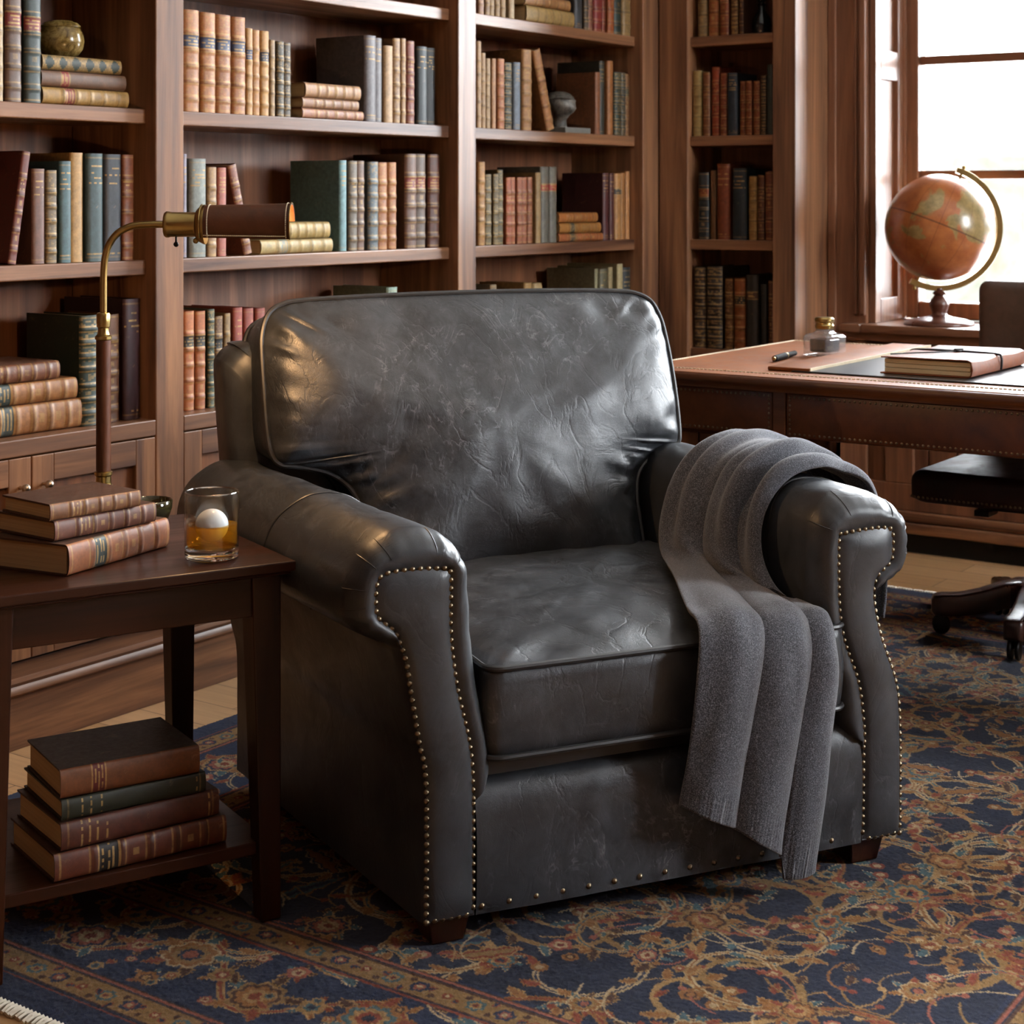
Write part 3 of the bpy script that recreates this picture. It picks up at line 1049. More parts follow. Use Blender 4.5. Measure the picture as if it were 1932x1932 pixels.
# outlines (u across the chair, z up) of the arm fronts: outer roll, and the flat nailed panel inside it
OL = [(0, .055), (-.001, .28), (-.012, .345), (-.028, .43), (-.038, .478), (-.044, .493), (-.088, .512), (-.117, .54), (-.121, .58), (-.108, .62), (-.082, .65), (-.035, .674), (.02, .672), (.06, .648), (.083, .605), (.09, .53), (.1, .43), (.118, .34), (.122, .29), (.1, .245), (.09, .232), (.09, .055)]
PL = [(.004, .06), (.004, .277), (-.008, .345), (-.022, .429), (-.031, .48), (-.05, .523), (-.074, .543), (-.08, .558), (-.08, .585), (-.076, .605), (-.062, .614), (-.02, .616), (.02, .614), (.038, .612), (.045, .60), (.045, .505), (.056, .42), (.078, .325), (.083, .25), (.083, .24), (.083, .225), (.083, .06)]
OR_ = [(.914, .057), (.914, .245), (.906, .335), (.873, .42), (.860, .476), (.862, .490), (.888, .502), (.928, .528), (.941, .57), (.934, .618), (.910, .647), (.855, .672), (.79, .674), (.755, .648), (.738, .605), (.733, .53), (.742, .43), (.770, .34), (.778, .29), (.80, .248), (.822, .236), (.822, .057)]
PR = [(.909, .062), (.909, .242), (.901, .329), (.868, .417), (.853, .485), (.858, .520), (.876, .538), (.891, .550), (.8945, .578), (.893, .600), (.884, .6085), (.85, .61), (.81, .608), (.79, .606), (.779, .597), (.779, .492), (.79, .42), (.821, .338), (.833, .25), (.833, .235), (.831, .22), (.829, .062)]


def fine(pts, k=5):
    return [(p.x, p.y) for p in smooth_poly([(a, c, 0) for a, c in pts], k)]


def arm(O, P, skew, ext, label):
    O2, P2 = fine(O), fine(P)
    rr = .042
    rings = []

    def ring(f, v, wr=0.0):
        out = []
        for i, ((a, c), (e, g)) in enumerate(zip(O2, P2)):
            u, z = e + (a - e) * f, g + (c - g) * f
            d = math.hypot(a - e, c - g)
            vv = v
            if v < rr and f < 1:
                vv = v - .012 * min(1, d / .035) * math.sin(PI * f) * (1 if f > 0 else 0)
            # little gathers where the leather turns over the front of the roll
            if wr and z > .5:
                g2 = .0022 * wr * math.sin(i * 1.55 + 3 * nz(i * .37, 1, 2, 1)) * min(1, d / .04)
                u += g2 * .6
                z += g2
            w_ = .0022 * nz(u * 1.3, v * 2, z, 11) + .003 * nz(u, v, z, 5)
            if z < .46:
                w_ *= .5
            u += w_ if f >= 1 else 0
            out.append((u - skew * max(0, vv), vv, z + (w_ if f >= 1 and z > .55 else 0)))
        return out
    for k in range(0, 11):
        a = PI / 2 * k / 10
        rings.append(ring(math.sin(a), rr * (1 - math.cos(a)) ** 1.0, math.sin(PI * k / 10) if k < 10 else .5))
    for k in range(1, 22):
        rings.append(ring(1.0, rr + (ext - rr) * k / 21, .4 if k == 1 else 0))
    b = MB()
    b.loft(rings, cap0=False)
    # the nailed front panel: softly padded, its own leather piece
    lo, hi = min(g for e, g in P2), max(g for e, g in P2)
    b.poly([(e, .0006, g) for e, v_, g in rings[0][::-1]])
    nr_, nc_ = 70, 12
    G2 = []
    for r_ in range(nr_ + 1):
        z = lo + .0015 + (hi - lo - .003) * r_ / nr_
        xs = []
        for (e0, g0), (e1, g1) in zip(P2, P2[1:] + P2[:1]):
            if (g0 - z) * (g1 - z) <= 0 and g0 != g1:
                xs.append(e0 + (e1 - e0) * (z - g0) / (g1 - g0))
        ua, ub = min(xs), max(xs)
        ends = min(1, (z - lo) / .03, (hi - z) / .03)
        G2.append([(ua + (ub - ua) * c_ / nc_, -.012 * math.sqrt(max(0, 1 - (2 * c_ / nc_ - 1) ** 2)) * math.sqrt(max(0, ends)), z) for c_ in range(nc_ + 1)])
    b.grid(G2)
    # short gathered creases where the roll turns the corners
    kc = MB()
    for fi in ((7.4, 8.3, 9.6, 10.4, 12.0, 13.5) if O is OL else (5.8, 7.6, 8.9, 10.2, 12.0, 13.6)):
        i = int(fi * 5)
        pth = []
        for k in range(3, 11):
            q = rings[k][i]
            pth.append((q[0], q[1] - .0004, q[2] + .0002))
        kc.tube(pth, .0011, 5, radii=[.0004] + [.0011] * 5 + [.0008, .0003])
    o = b.done('armrest', LEATHER2, chair, local=True, angle=60, label=label)
    kc.done('seam', PIPING, o, local=True)
    return o, P2


arm_l, PL2 = arm(OL, PL, .092, .83, None)
arm_r, PR2 = arm(OR_, PR, .0, .83, None)

# seam across each roll
for (O, skew, v0) in ((OL, .092, .36), (OR_, .0, .15)):
    pts = []
    for (a, c) in fine(O[4:16], 6):
        pts.append((a - skew * v0 + (.0015 if a > .05 and O is OL else 0), v0 + .012 * math.sin((c - .5) * 9), c + .0012))
    b = MB(); b.tube(pts, .0022, 6)
    b.done('seam', PIPING, arm_l if O is OL else arm_r, local=True)

# ---- front rail below the seat
b = MB()
prof = [(.0, .057), (-.003, .10), (-.004, .17), (-.001, .215), (.006, .243), (.020, .262), (.040, .270), (.16, .272), (.16, .057)]
pf = smooth_poly([(v, z, 0) for v, z in prof[:7]], 4)
rings = []
for k in range(25):
    u = .088 + (.826 - .088) * k / 24
    rings.append([(u, p.x + .002 * nz(u, 0, p.y, 6), p.y + .002 * nz(u, 3, p.y, 4)) for p in pf] + [(u, .16, .272), (u, .16, .057)])
b.loft(rings)
rail = b.done('front_rail', LEATHER, chair, local=True, angle=50)

# ---- seat platform and back frame
b = MB(); b.box(.10, .80, .03, .80, .12, .30)
b.done('seat_platform', PIPING, chair, .01, local=True)
b = MB()


def back_ring(off, v0, rec):
    o = [(-.055, .057), (-.080, .40), (-.098, .64), (-.108, .84), (-.102, .875), (-.078, .896), (-.03, .905), (.4, .91), (.83, .905), (.868, .896), (.885, .87), (.888, .84), (.893, .64), (.90, .40), (.905, .057)]
    o = fine(o, 4)
    cu, cz = .4, .48
    out = []
    for u, z in o:
        du, dz = (u - cu), (z - cz)
        u2 = u - math.copysign(min(off, abs(du)), du) if abs(du) > .38 else u
        z2 = z - off if z > .6 else z
        out.append((u2, v0 + rec * z, z2))
    return out


for off, v0 in ((.030, .735), (.012, .742), (.003, .755), (0, .775), (0, .845), (.004, .862), (.014, .874), (.03, .88)):
    pass
b.loft([back_ring(off, v0, .075) for off, v0 in ((.045, .735), (.018, .742), (.005, .757), (0, .78), (0, .83), (.005, .852), (.018, .868), (.04, .875))])
b.done('back_frame', LEATHER2, chair, local=True, angle=60)


# ---- cushions
def rounded_rect(u0, u1, v0, v1, r, n=7, step=.02):
    pts = []
    for (cx, cy, a0) in ((u1 - r, v0 + r, -90), (u1 - r, v1 - r, 0), (u0 + r, v1 - r, 90), (u0 + r, v0 + r, 180)):
        arc = [(cx + r * math.cos(R(a0 + 90 * k / n)), cy + r * math.sin(R(a0 + 90 * k / n))) for k in range(n + 1)]
        if pts:
            p, q = pts[-1], arc[0]
            m = max(1, int(math.hypot(q[0] - p[0], q[1] - p[1]) / step))
            pts += [(p[0] + (q[0] - p[0]) * k / m, p[1] + (q[1] - p[1]) * k / m) for k in range(1, m)]
        pts += arc
    p, q = pts[-1], pts[0]
    m = max(1, int(math.hypot(q[0] - p[0], q[1] - p[1]) / step))
    pts += [(p[0] + (q[0] - p[0]) * k / m, p[1] + (q[1] - p[1]) * k / m) for k in range(1, m)]
    return pts


su0, su1, sv0, sv1 = .106, .786, -.012, .66
out = rounded_rect(su0, su1, sv0, sv1, .028)
cu, cv = (su0 + su1) / 2, (sv0 + sv1) / 2


def seat_ring(s, z, grow=0.0, top=False):
    ring = []
    for i, (u, v) in enumerate(out):
        U, V = cu + (u - cu) * s, cv + (v - cv) * s
        if grow:
            du, dv = u - cu, v - cv
            U += grow * (1 if abs(du) > .30 else 0) * math.copysign(1, du)
            V += grow * (1 if abs(dv) > .30 else 0) * math.copysign(1, dv)
        zz = z + .028 * max(0, V) / .6
        if top:
            e = 1 - s
            puff = max(0.0, 1 - s ** 3.0)
            zz += .036 * puff
            zz += .0014 * math.sin(i * .85 + 4 * nz(U, V, 0, 3)) * math.exp(-((e - .10) / .09) ** 2)
            zz += (.006 * nz(U, V, 0, 6) + .0035 * nz(U + 5, V, 0, 16) + .0018 * nz(U, V, 5, 34)) * min(1, e * 7)
        else:
            V -= .003 * nz(U * 1.5, 1, z, 9) if v < .05 else 0
        ring.append((U, V, zz))
    return ring


b = MB()
rings = [seat_ring(.3, .300), seat_ring(.97, .300), seat_ring(1, .304)]
rings += [seat_ring(1, .304 + .142 * k / 6, .005 * math.sin(PI * k / 6)) for k in range(1, 6)]
rings += [seat_ring(s, .446, 0, True) for s in (1, .985, .965, .94, .91, .88, .84, .79, .73, .66, .58, .49, .39, .28, .16, .05)]
b.loft(rings)
seat = b.done('seat_cushion', LEATHER, chair, local=True, angle=80)
for z in (.447, .305):
    b = MB(); b.tube([(u + .002 * (1 if u > .6 else -1 if u < .2 else 0), v - .002 * (1 if v < .2 else 0), z + .028 * max(0, v) / .6) for u, v in out], .0052, 8, True)
    b.done('piping', PIPING, seat, local=True)

# back cushion, T-shaped: outline in (u, z) on a plane leaning back
TO = [(.135, .43), (.125, .52), (.118, .59), (.10, .632), (.06, .662), (.0, .678), (-.034, .684), (-.050, .705), (-.054, .75), (-.053, .82), (-.051, .89), (-.046, .93), (-.030, .965), (.0, .983), (.05, .990), (.22, .995), (.40, .997), (.60, .996), (.74, .992), (.79, .986), (.822, .970), (.838, .94), (.845, .90), (.848, .82), (.845, .74), (.840, .692), (.832, .674), (.80, .664), (.76, .648), (.728, .618), (.716, .575), (.715, .52), (.715, .43)]
tp = fine(TO, 5)
m = 24
tp += [(.715 + (.135 - .715) * k / m, .43) for k in range(1, m)]
tcu, tcz = .40, .74
TPA = np.array(tp)
TPB = np.roll(TPA, -1, axis=0)
TPD = TPB - TPA


def edge_dist(u, z):
    q = np.array((u, z)) - TPA
    k = np.clip((q * TPD).sum(1) / np.maximum((TPD ** 2).sum(1), 1e-12), 0, 1)
    return float(np.sqrt(((q - TPD * k[:, None]) ** 2).sum(1).min()))



def bplane(z):
    return .590 + (z - .46) * .345


def back_ring2(s, dv, front=True):
    ring = []
    n = len(tp)
    for i, (u, z) in enumerate(tp):
        U, Z = tcu + (u - tcu) * s, tcz + (z - tcz) * s
        e = 1 - s
        V = bplane(Z) + dv
        if dv > 0:
            Z -= dv * .30 * min(1, max(0, (Z - .80) / .18))
        if front:
            dd = edge_dist(U, Z) if s < 1 else 0.0
            puff = (1 - math.exp(-dd / .042)) * .6 + .4 * min(1, dd / .22) ** .8
            V -= .088 * puff * (1 - .25 * max(0, (Z - .80) / .2))
            g = .0040 * math.sin(i * 1.05 + 5 * nz(i * .21, 0, 7, 1)) * math.exp(-((dd - .03) / .025) ** 2)
            V += g
            w_ = .010 * nz(U, Z, 0, 4.0) + .006 * nz(U * 1.4, Z, 3, 10) + .0025 * nz(U, Z, 6, 26)
            # folds pulled into the two inner corners above the arms
            for (qu, qz) in ((.11, .63), (.725, .62)):
                rr = math.hypot(U - qu, Z - qz)
                th = math.atan2(Z - qz, U - qu)
                w_ += .004 * math.sin(th * 9 + 3 * nz(U, Z, 1, 5)) * math.exp(-(rr / .11) ** 2)
            # pleats falling from the top edge
            w_ += .005 * math.sin(U * 52 + 6 * nz(U, Z, 2, 4)) * math.exp(-((.985 - Z) / .07) ** 2)
            V += w_ * min(1, dd / .04)
        ring.append((U, V, Z))
    return ring


b = MB()
rings = [back_ring2(.3, .135, False), back_ring2(.97, .135, False), back_ring2(1.0, .128, False)]
rings += [back_ring2(1.0 + .006 * math.sin(PI * k / 5), .128 * (1 - k / 5), False) for k in range(1, 5)]
rings += [back_ring2(s, 0) for s in (1, .985, .97, .95, .93, .905, .88, .85, .81, .77, .72, .67, .61, .55, .48, .41, .34, .26, .18, .10, .03)]
b.loft(rings)
backc = b.done('back_cushion', LEATHER, chair, local=True, angle=80)
for dv in (0, .128):
    b = MB(); b.tube([(tcu + (u - tcu) * 1.004, bplane(z) + dv - .001, tcz + (z - tcz) * 1.004 - dv * .30 * min(1, max(0, (z - .80) / .18))) for u, z in tp], .0052, 8, True)
    b.done('piping', PIPING, backc, local=True)

# ---- legs
for (u0, u1, v0, v1, s) in ((.012, .092, .018, .098, 1), (.815, .895, .018, .098, -1), (-.05, .03, .78, .85, 1), (.815, .89, .78, .85, -1)):
    b = MB()
    t_ = .012
    b.frustum((u0 + t_, u1 - t_, v0 + t_, v1 - t_), LEGZ, (u0, u1, v0, v1), .075)
    b.done('leg', LEGW, chair, .003, local=True)


# ---- nailheads
def along(pts, step, closed=False):
    P = [Vector((a, c, 0)) for a, c in pts]
    if closed:
        P.append(P[0])
    out, acc = [P[0]], 0
    for p, q in zip(P, P[1:]):
        L = (q - p).length
        while acc + L >= step:
            t = (step - acc) / L
            p = p.lerp(q, t)
            L = (q - p).length
            acc = 0
            out.append(p)
        acc += L
    return out


def nail_mesh(b, u, v, z, r=.0055):
    prof = [(0, -r * .85), (r * .55, -r * .68), (r * .88, -r * .35), (r, 0)]
    rings = []
    for (q, d) in prof:
        rings.append([(u + max(q, 1e-5) * math.cos(2 * PI * k / 10), v + d, z + max(q, 1e-5) * math.sin(2 * PI * k / 10)) for k in range(10)])
    b.loft(rings, cap1=False)


proto = None


def nail(u, v, z):
    global proto
    if proto is None:
        b = MB(); nail_mesh(b, 0, 0, 0)
        proto = b.done('nail', NAILM, chair, local=True)
        o = proto
    else:
        o = proto.copy()
        COL.objects.link(o)
    o.location = (u, v, z)
    return o


nl = along([(u + .0045 * (1 if u < .03 else -1) * 0, z) for u, z in PL2], .0136)
nr = along(PR2, .0136)
bot_l = [(.004 + .0135 * k, .062) for k in range(1, 6)]
bot_r = [(.829 + .0135 * k, .064) for k in range(1, 6)]
ind = [(p.x, .0005, p.y) for p in nl] + [(u, .0005, z) for u, z in bot_l]
rest = [(p.x, .0005, p.y) for p in nr] + [(u, .0005, z) for u, z in bot_r]
railn = [(.098 + .0475 * k, -.0005, .071) for k in range(15)]
take = ind + railn
for p in take[:100]:
    nail(*p)
b = MB()
for p in take[100:] + rest:
    nail_mesh(b, *p)
o = b.done('nails', NAILM, chair, local=True)
o['kind'] = 'stuff'

# ================================================================== the throw
t = NT('grey_wool')
v = t.coord()
n1 = t.noise(v, 520.0, 3, .7)
n2 = t.noise(v, 150.0, 3, .6)
c = t.ramp(n1, [(.34, lin('#2b2c31')), (.5, lin('#474950')), (.68, lin('#7d7f88'))])
c = t.mix(.5, c, t.ramp(n2, [(.3, .7), (.7, 1.15)]), 'MULTIPLY')
WOOL = t.pbr(Base_Color=c, Roughness=.95, Normal=t.bump(n1, .5, .0025), Sheen_Weight=.35, Sheen_Roughness=.5, Specular_IOR_Level=.15)

SEC = [  # (first edge point, other edge point) down the length of the throw, chair coordinates
    ((.995, .43, .36), (.975, .17, .40)),
    ((.995, .45, .52), (.98, .18, .53)),
    ((.965, .46, .640), (.960, .18, .633)),
    ((.875, .45, .695), (.90, .175, .668)),
    ((.80, .425, .704), (.845, .155, .683)),
    ((.735, .415, .676), (.778, .150, .668)),
    ((.70, .42, .625), (.734, .15, .608)),
    ((.672, .415, .540), (.718, .130, .538)),
    ((.632, .36, .500), (.722, .075, .478)),
    ((.556, .19, .496), (.736, .018, .462)),
    ((.492, .035, .484), (.736, -.020, .460)),
    ((.480, -.016, .478), (.735, -.036, .450)),
    ((.467, -.042, .440), (.730, -.049, .414)),
    ((.454, -.047, .345), (.720, -.048, .345)),
    ((.447, -.041, .27), (.708, -.044, .25)),
    ((.436, -.036, .197), (.690, -.040, .150)),
]
NT_, NS_ = 150, 170
L0 = smooth_poly([p for p, q in SEC], 12)
L1 = smooth_poly([q for p, q in SEC], 12)
# fold bands across the width: start, end, amplitude
BANDS = [(.0, .42, .022), (.42, .76, .024), (.76, 1.0, .012)]


def fold(t, s):
    """height of the cloth folds at width t (0..1), length s (0..1)"""
    wob = .03 * math.sin(s * 7 + .6) + .02 * math.sin(s * 15)
    h = 0
    t2 = min(max(t + wob * math.sin(PI * t), 0), 1)
    for a, e, amp in BANDS:
        if a <= t2 <= e:
            x = (t2 - a) / (e - a)
            h = amp * (x ** .65) * (1 - x ** 7) * 1.15
    h += .0035 * math.sin(t * 19 + s * 5) + .005 * nz(t * 3, s * 6, 0, 2)
    h *= 1 - .55 * math.exp(-((s - .60) / .05) ** 2)
    if s < .52:    # tighter gathered folds where it lies over the arm
        h += .010 * math.sin(t * 26 + 2.5 * math.sin(s * 6)) * min(1, (.52 - s) * 6)
    return h


rows = len(L0)
G = []
for i in range(rows):
    s = i / (rows - 1)
    row = []
    for j in range(NT_ + 1):
        tt = j / NT_
        p = L0[i].lerp(L1[i], tt)
        NB = 62
        if i > rows - NB:    # the hem: straight on the near fold, dropping on the far ones
            k = (i - (rows - NB)) / (NB - 1)
            drop = .055 * tt / .42 if tt < .42 else .055 + .06 * (tt - .42) / .34 if tt < .76 else .150
            flat = p.z + (.197 - L0[-1].lerp(L1[-1], tt).z) * k
            p = Vector((p.x, p.y, flat - drop * k))
        row.append(p)
    G.append(row)
# offset along the surface normal
H = []
for i in range(rows):
    row = []
    for j in range(NT_ + 1):
        a = G[min(i + 1, rows - 1)][j] - G[max(i - 1, 0)][j]
        c_ = G[i][min(j + 1, NT_)] - G[i][max(j - 1, 0)]
        nrm = c_.cross(a)
        nrm.normalize()
        row.append(nrm)
    H.append(row)
sgn = 1 if H[rows // 2][NT_ // 2].dot(Vector((-.3, -.3, 1))) > 0 else -1
FG = []
for i in range(rows):
    row = []
    s = i / (rows - 1)
    for j in range(NT_ + 1):
        n_ = Vector((0, 0, 0))
        for di in range(-6, 7, 3):
            n_ += H[min(max(i + di, 0), rows - 1)][j]
        n_.normalize()
        f = fold(j / NT_, s)
        if i > rows - 9:
            f += .00035 * math.sin(j * 1.9)
        row.append(G[i][j] + n_ * sgn * (f + .0105))
    FG.append(row)
b = MB(); b.grid(FG)
throw = b.done('throw_blanket', WOOL, None, angle=180)
throw.location = chair.location
throw.rotation_euler = chair.rotation_euler
tag(throw, 'charcoal grey wool throw draped over the armchair arm and seat', 'throw')
sm = throw.modifiers.new('thickness', 'SOLIDIFY')
sm.thickness = .007
sm.offset = -1 * sgn
# ================================================================== side table
TB = at(-.351, 2.787)
TA = R(31.5 - 55.1)


def tw(u, v):
    """side-table coordinates (u along the front from the near corner, v back) -> world"""
    return (TB[0] + u * math.cos(TA) - v * math.sin(TA), TB[1] + u * math.sin(TA) + v * math.cos(TA))


tbl = thing('side_table', 'dark wood side table with lower shelf beside the armchair', 'side table', (TB[0], TB[1], 0), TA)
b = MB(); b.box(-.535, -.004, 0, .487, .583, .60)
b.box(-.529, -.010, .006, .481, .5775, .583)
b.done('tabletop', TABLEW['X'], tbl, .0025, local=True)
b = MB()
for (u0, u1, v0, v1) in ((-.462, -.068, .028, .046), (-.462, -.068, .436, .454)):
    b.box(u0, u1, v0, v1, .510, .5775)
for (u0, u1, v0, v1) in ((-.505, -.487, .068, .414), (-.043, -.025, .068, .414)):
    b.box(u0, u1, v0, v1, .510, .5775)
b.done('apron', TABLEW['X'], tbl, .0015, local=True)
for (su, sv) in ((1, 1), (0, 1), (1, 0), (0, 0)):
    u0, u1 = (-.072, -.021) if su else (-.510, -.459)
    v0, v1 = (.022, .073) if sv else (.409, .460)
    ub0, ub1 = (u0 + .016, u1) if su else (u0, u1 - .016)
    vb0, vb1 = (v0, v1 - .016) if sv else (v0 + .016, v1)
    b = MB(); b.frustum((ub0, ub1, vb0, vb1), LEGZ, (u0, u1, v0, v1), .5775)
    b.done('leg', TABLEW['Z'], tbl, .0025, local=True)
b = MB(); b.box(-.495, -.036, .036, .448, .116, .137)
b.done('lower_shelf', TABLEW['X'], tbl, .002, local=True)

KW = dict(nv=84, nu=12)
for (u, v, L, ang, z, tk, dp, colour, style, lab, label) in (
        (-.361, .080, .253, 32.3, .600, .0500, .165, '#8c5230', 'bands', '#2a3432', 'thick tan leather book with dark label, lowest on the side table'),
        (-.372, .108, .208, 21.5, .651, .0325, .150, '#6b3d2c', 'bands', None, 'slim reddish brown book between two others on the side table'),
        (-.379, .107, .174, 17.5, .684, .0270, .135, '#7c4f30', 'bands', None, 'worn brown book lying topmost on the side table')):
    wx, wy = tw(u, v)
    a = TA + R(ang)
    make_book('old_book', label, 'book', 'old books stacked on the side table', tk - .0006, L, dp, colour, style, lab,
              (wx + L * math.cos(a), wy + L * math.sin(a), z + .0004), (0, R(-90), a), side='#4a2f20', bulge=.2, **KW)
for (u, v, L, ang, z, tk, dp, colour, style, lab, label, sd) in (
        (-.392, .043, .291, 4.1, .137, .044, .195, '#5e2c18', 'bands', '#1c1714', 'brown ribbed book with black label, lowest on the table\'s lower shelf', '#40251a'),
        (-.380, .048, .268, 4.6, .181, .044, .190, '#52281a', 'plain', None, 'plain brown book above the lowest on the table\'s lower shelf', '#3a2016'),
        (-.376, .056, .240, 2.2, .225, .033, .185, '#26291c', 'plain', None, 'dark green book on the table\'s lower shelf', '#22241a'),
        (-.377, .062, .229, .6, .258, .046, .175, '#6e3f20', 'none', '#5a1a16', 'tan brown book with red label topmost on the table\'s lower shelf', '#2f231b')):
    wx, wy = tw(u, v)
    a = TA + R(ang)
    make_book('old_book', label, 'book', 'old books stacked under the side table', tk - .0006, L, dp, colour, style, lab,
              (wx + L * math.cos(a), wy + L * math.sin(a), z + .0004), (0, R(-90), a), side=sd, bulge=.2, **KW)

# ------------------------------------------------------------------ whisky tumbler and ice
t = NT('clear_glass')
GLASS = t.pbr(Base_Color=(1, 1, 1, 1), Roughness=0.0, IOR=1.48, Transmission_Weight=1.0)
t = NT('thin_glass')
fc_ = t.math('POWER', t.n('LayerWeight', {'Blend': .5}).outputs['Facing'], 3.5)
THING = t.end(t.n('MixShader', {0: t.math('ADD', t.math('MULTIPLY', fc_, .75), .05, True), 1: t.n('BsdfTransparent', {'Color': (.95, .97, .97, 1)}).outputs[0], 2: t.n('BsdfGlossy', {'Roughness': .02}).outputs[0]}).outputs[0])
t = NT('whisky_liquid')
fc_ = t.math('POWER', t.n('LayerWeight', {'Blend': .5}).outputs['Facing'], 3.0)
body = t.n('MixShader', {0: .16, 1: t.n('BsdfTransparent', {'Color': (.98, .68, .20, 1)}).outputs[0], 2: t.n('BsdfTranslucent', {'Color': (1.0, .50, .05, 1)}).outputs[0]}).outputs[0]
WHISKY = t.end(t.n('MixShader', {0: t.math('ADD', t.math('MULTIPLY', fc_, .3), .03, True), 1: body, 2: t.n('BsdfGlossy', {'Roughness': .03, 'Color': (1, .8, .5, 1)}).outputs[0]}).outputs[0])
t = NT('clear_ice')
n1 = t.noise(t.coord(), 60, 5, .6)
ICE = t.pbr(Base_Color=(.96, .97, .98, 1), Roughness=.15, IOR=1.31, Transmission_Weight=.25, Normal=t.bump(n1, .1, .004), Subsurface_Weight=.5, Subsurface_Radius=(.02, .02, .02))
gx, gy = tw(-.113, .096)
wg = thing('whisky_tumbler', 'clear round tumbler of amber whisky on the side table', 'glass', (gx, gy, .6003))
ro, ri, gh, gb = .0445, .0418, .108, .018
b = MB(); b.lathe([(0, .0005), (ro - .004, 0), (ro - .001, .002), (ro, .006), (ro, gb - .001), (ro - .002, gb - .0002), (0, gb - .0002)], 48, close=False)
b.done('tumbler_base', GLASS, wg, local=True, angle=50, merge=True)
b = MB(); b.lathe([(ro, gb), (ro, gh - .001), (ro - .0012, gh), (ri + .0004, gh - .0006), (ri, gh - .003), (ri, gb)], 48, close=False)
b.done('tumbler_wall', THING, wg, local=True, angle=50)
b = MB(); b.tube([((ro + ri) / 2 * math.cos(2 * PI * k / 64), (ro + ri) / 2 * math.sin(2 * PI * k / 64), gh + .0008) for k in range(64)], .0014, 8, True)
RIMG = t = NT('rim_glass'); RIMG = t.end(t.n('MixShader', {0: .35, 1: t.n('BsdfTransparent').outputs[0], 2: t.n('BsdfGlossy', {'Roughness': .1}).outputs[0]}).outputs[0])
b.done('tumbler_rim', RIMG, wg, local=True)
b = MB(); b.lathe([(0, gb + .0004), (ri - .012, gb + .0004), (ri - .0028, gb + .0014), (ri - .0004, gb + .006), (ri - .0004, .0545), (ri - .002, .0535), (0, .0535)], 48, close=False)
b.done('whisky', WHISKY, wg, local=True, angle=50, merge=True)
b = MB(); b.sphere((0, 0, 0), .0275, 32, 20)
ice = b.done('ice_ball', ICE, None, angle=180, merge=True)
ice.location = (gx, gy, .6003 + .0525)
tag(ice, 'clear ice sphere floating in the whisky tumbler', 'ice')

t = NT('olive_glaze')
n1 = t.noise(t.coord(), 40, 5, .6)
OLIVE = t.pbr(Base_Color=t.ramp(n1, [(.3, lin('#1a180b')), (.7, lin('#3a371e'))]), Roughness=.12, Coat_Weight=.6)
bx, by = tw(-.118, .385)
bowl = thing('glazed_bowl', 'small dark olive glazed bowl behind the books on the side table', 'bowl', (bx, by, .6004))
b = MB(); b.lathe([(0, 0), (.020, 0), (.024, .004), (.034, .018), (.040, .036), (.041, .050), (.039, .0515), (.037, .050), (.036, .036), (.030, .018), (.018, .008), (0, .007)], 40, close=False)
b.done('bowl_body', OLIVE, bowl, local=True, angle=60, merge=True)

# ------------------------------------------------------------------ reading lamp
LD = 3.04
lx, ly = at((195 - 966) / 3200 * LD, LD)
lamp = thing('reading_lamp', 'brass pharmacy reading lamp with brown stitched leather shade', 'lamp', (lx, ly, .6), R(-55.1))
# lamp coordinates: x to the side as seen from the camera, y away, z up from the table
b = MB(); b.lathe([(.046, .0003), (.048, .004), (.046, .010), (.030, .014), (.016, .020), (.0135, .030), (.0135, .072)], 40)
b.done('base', BRASS, lamp, local=True)
b = MB(); b.lathe([(.0125, .072), (.0165, .074), (.0165, .080), (.0135, .084), (.0135, .096), (.0160, .099), (.0160, .104), (.0128, .106)], 28)
b.done('lower_collar', BRASS, lamp, local=True)
b = MB(); b.lathe([(.0128, .104), (.0130, .110), (.0130, .335), (.0128, .341)], 28)
b.done('pole', LAMPL, lamp, local=True)
b = MB(); b.lathe([(.0128, .340), (.0150, .342), (.0150, .347), (.0112, .350), (.0095, .356), (.0095, .362), (.0118, .364), (.0122, .372), (.0122, .386), (.0105, .389), (.0065, .390)], 28)
b.done('upper_collar', BRASS, lamp, local=True)
s = LD / 3200
pp = [(195, 597), (195, 545), (195.5, 515), (198, 487), (206, 461), (222, 440), (247, 427), (279, 423.5), (312, 423.5)]
path = smooth_poly([((x - 195) * s, 0, EYE - .6 - (y - 368) * s) for x, y in pp], 6)
b = MB(); b.tube(path, .0064, 14); b.done('arm', BRASS, lamp, local=True)
az = EYE - .6 - (423.5 - 368) * s
mx = Matrix.Rotation(R(90), 4, 'Y')
b = MB(); b.lathe([(.010, .1085), (.0215, .110), (.0235, .113), (.0235, .118), (.0222, .120), (.0222, .166), (.027, .168), (.031, .172), (.0355, .180), (.0355, .1835), (.030, .184)], 36, mx, (0, 0, az))
b.done('socket', BRASS, lamp, local=True)
b = MB()
x0s, x1s = .176, .338
rings = []
A0, A1 = R(-42), R(172)     # the shade opens downwards and towards the chair
na = 36
for k in range(9):
    x = x0s + (x1s - x0s) * k / 8
    r = .0345 + .0035 * k / 8
    ro_ = [(x, -r * math.cos(A0 + (A1 - A0) * i / na), az + r * math.sin(A0 + (A1 - A0) * i / na)) for i in range(na + 1)]
    ri_ = [(x, (r - .0022) * math.cos(A0 + (A1 - A0) * i / na) * -1, az + (r - .0022) * math.sin(A0 + (A1 - A0) * i / na)) for i in range(na, -1, -1)]
    rings.append(ro_ + ri_)
b.loft(rings)
shade = b.done('lamp_shade', LAMPL, lamp, local=True, angle=50)
b = MB()


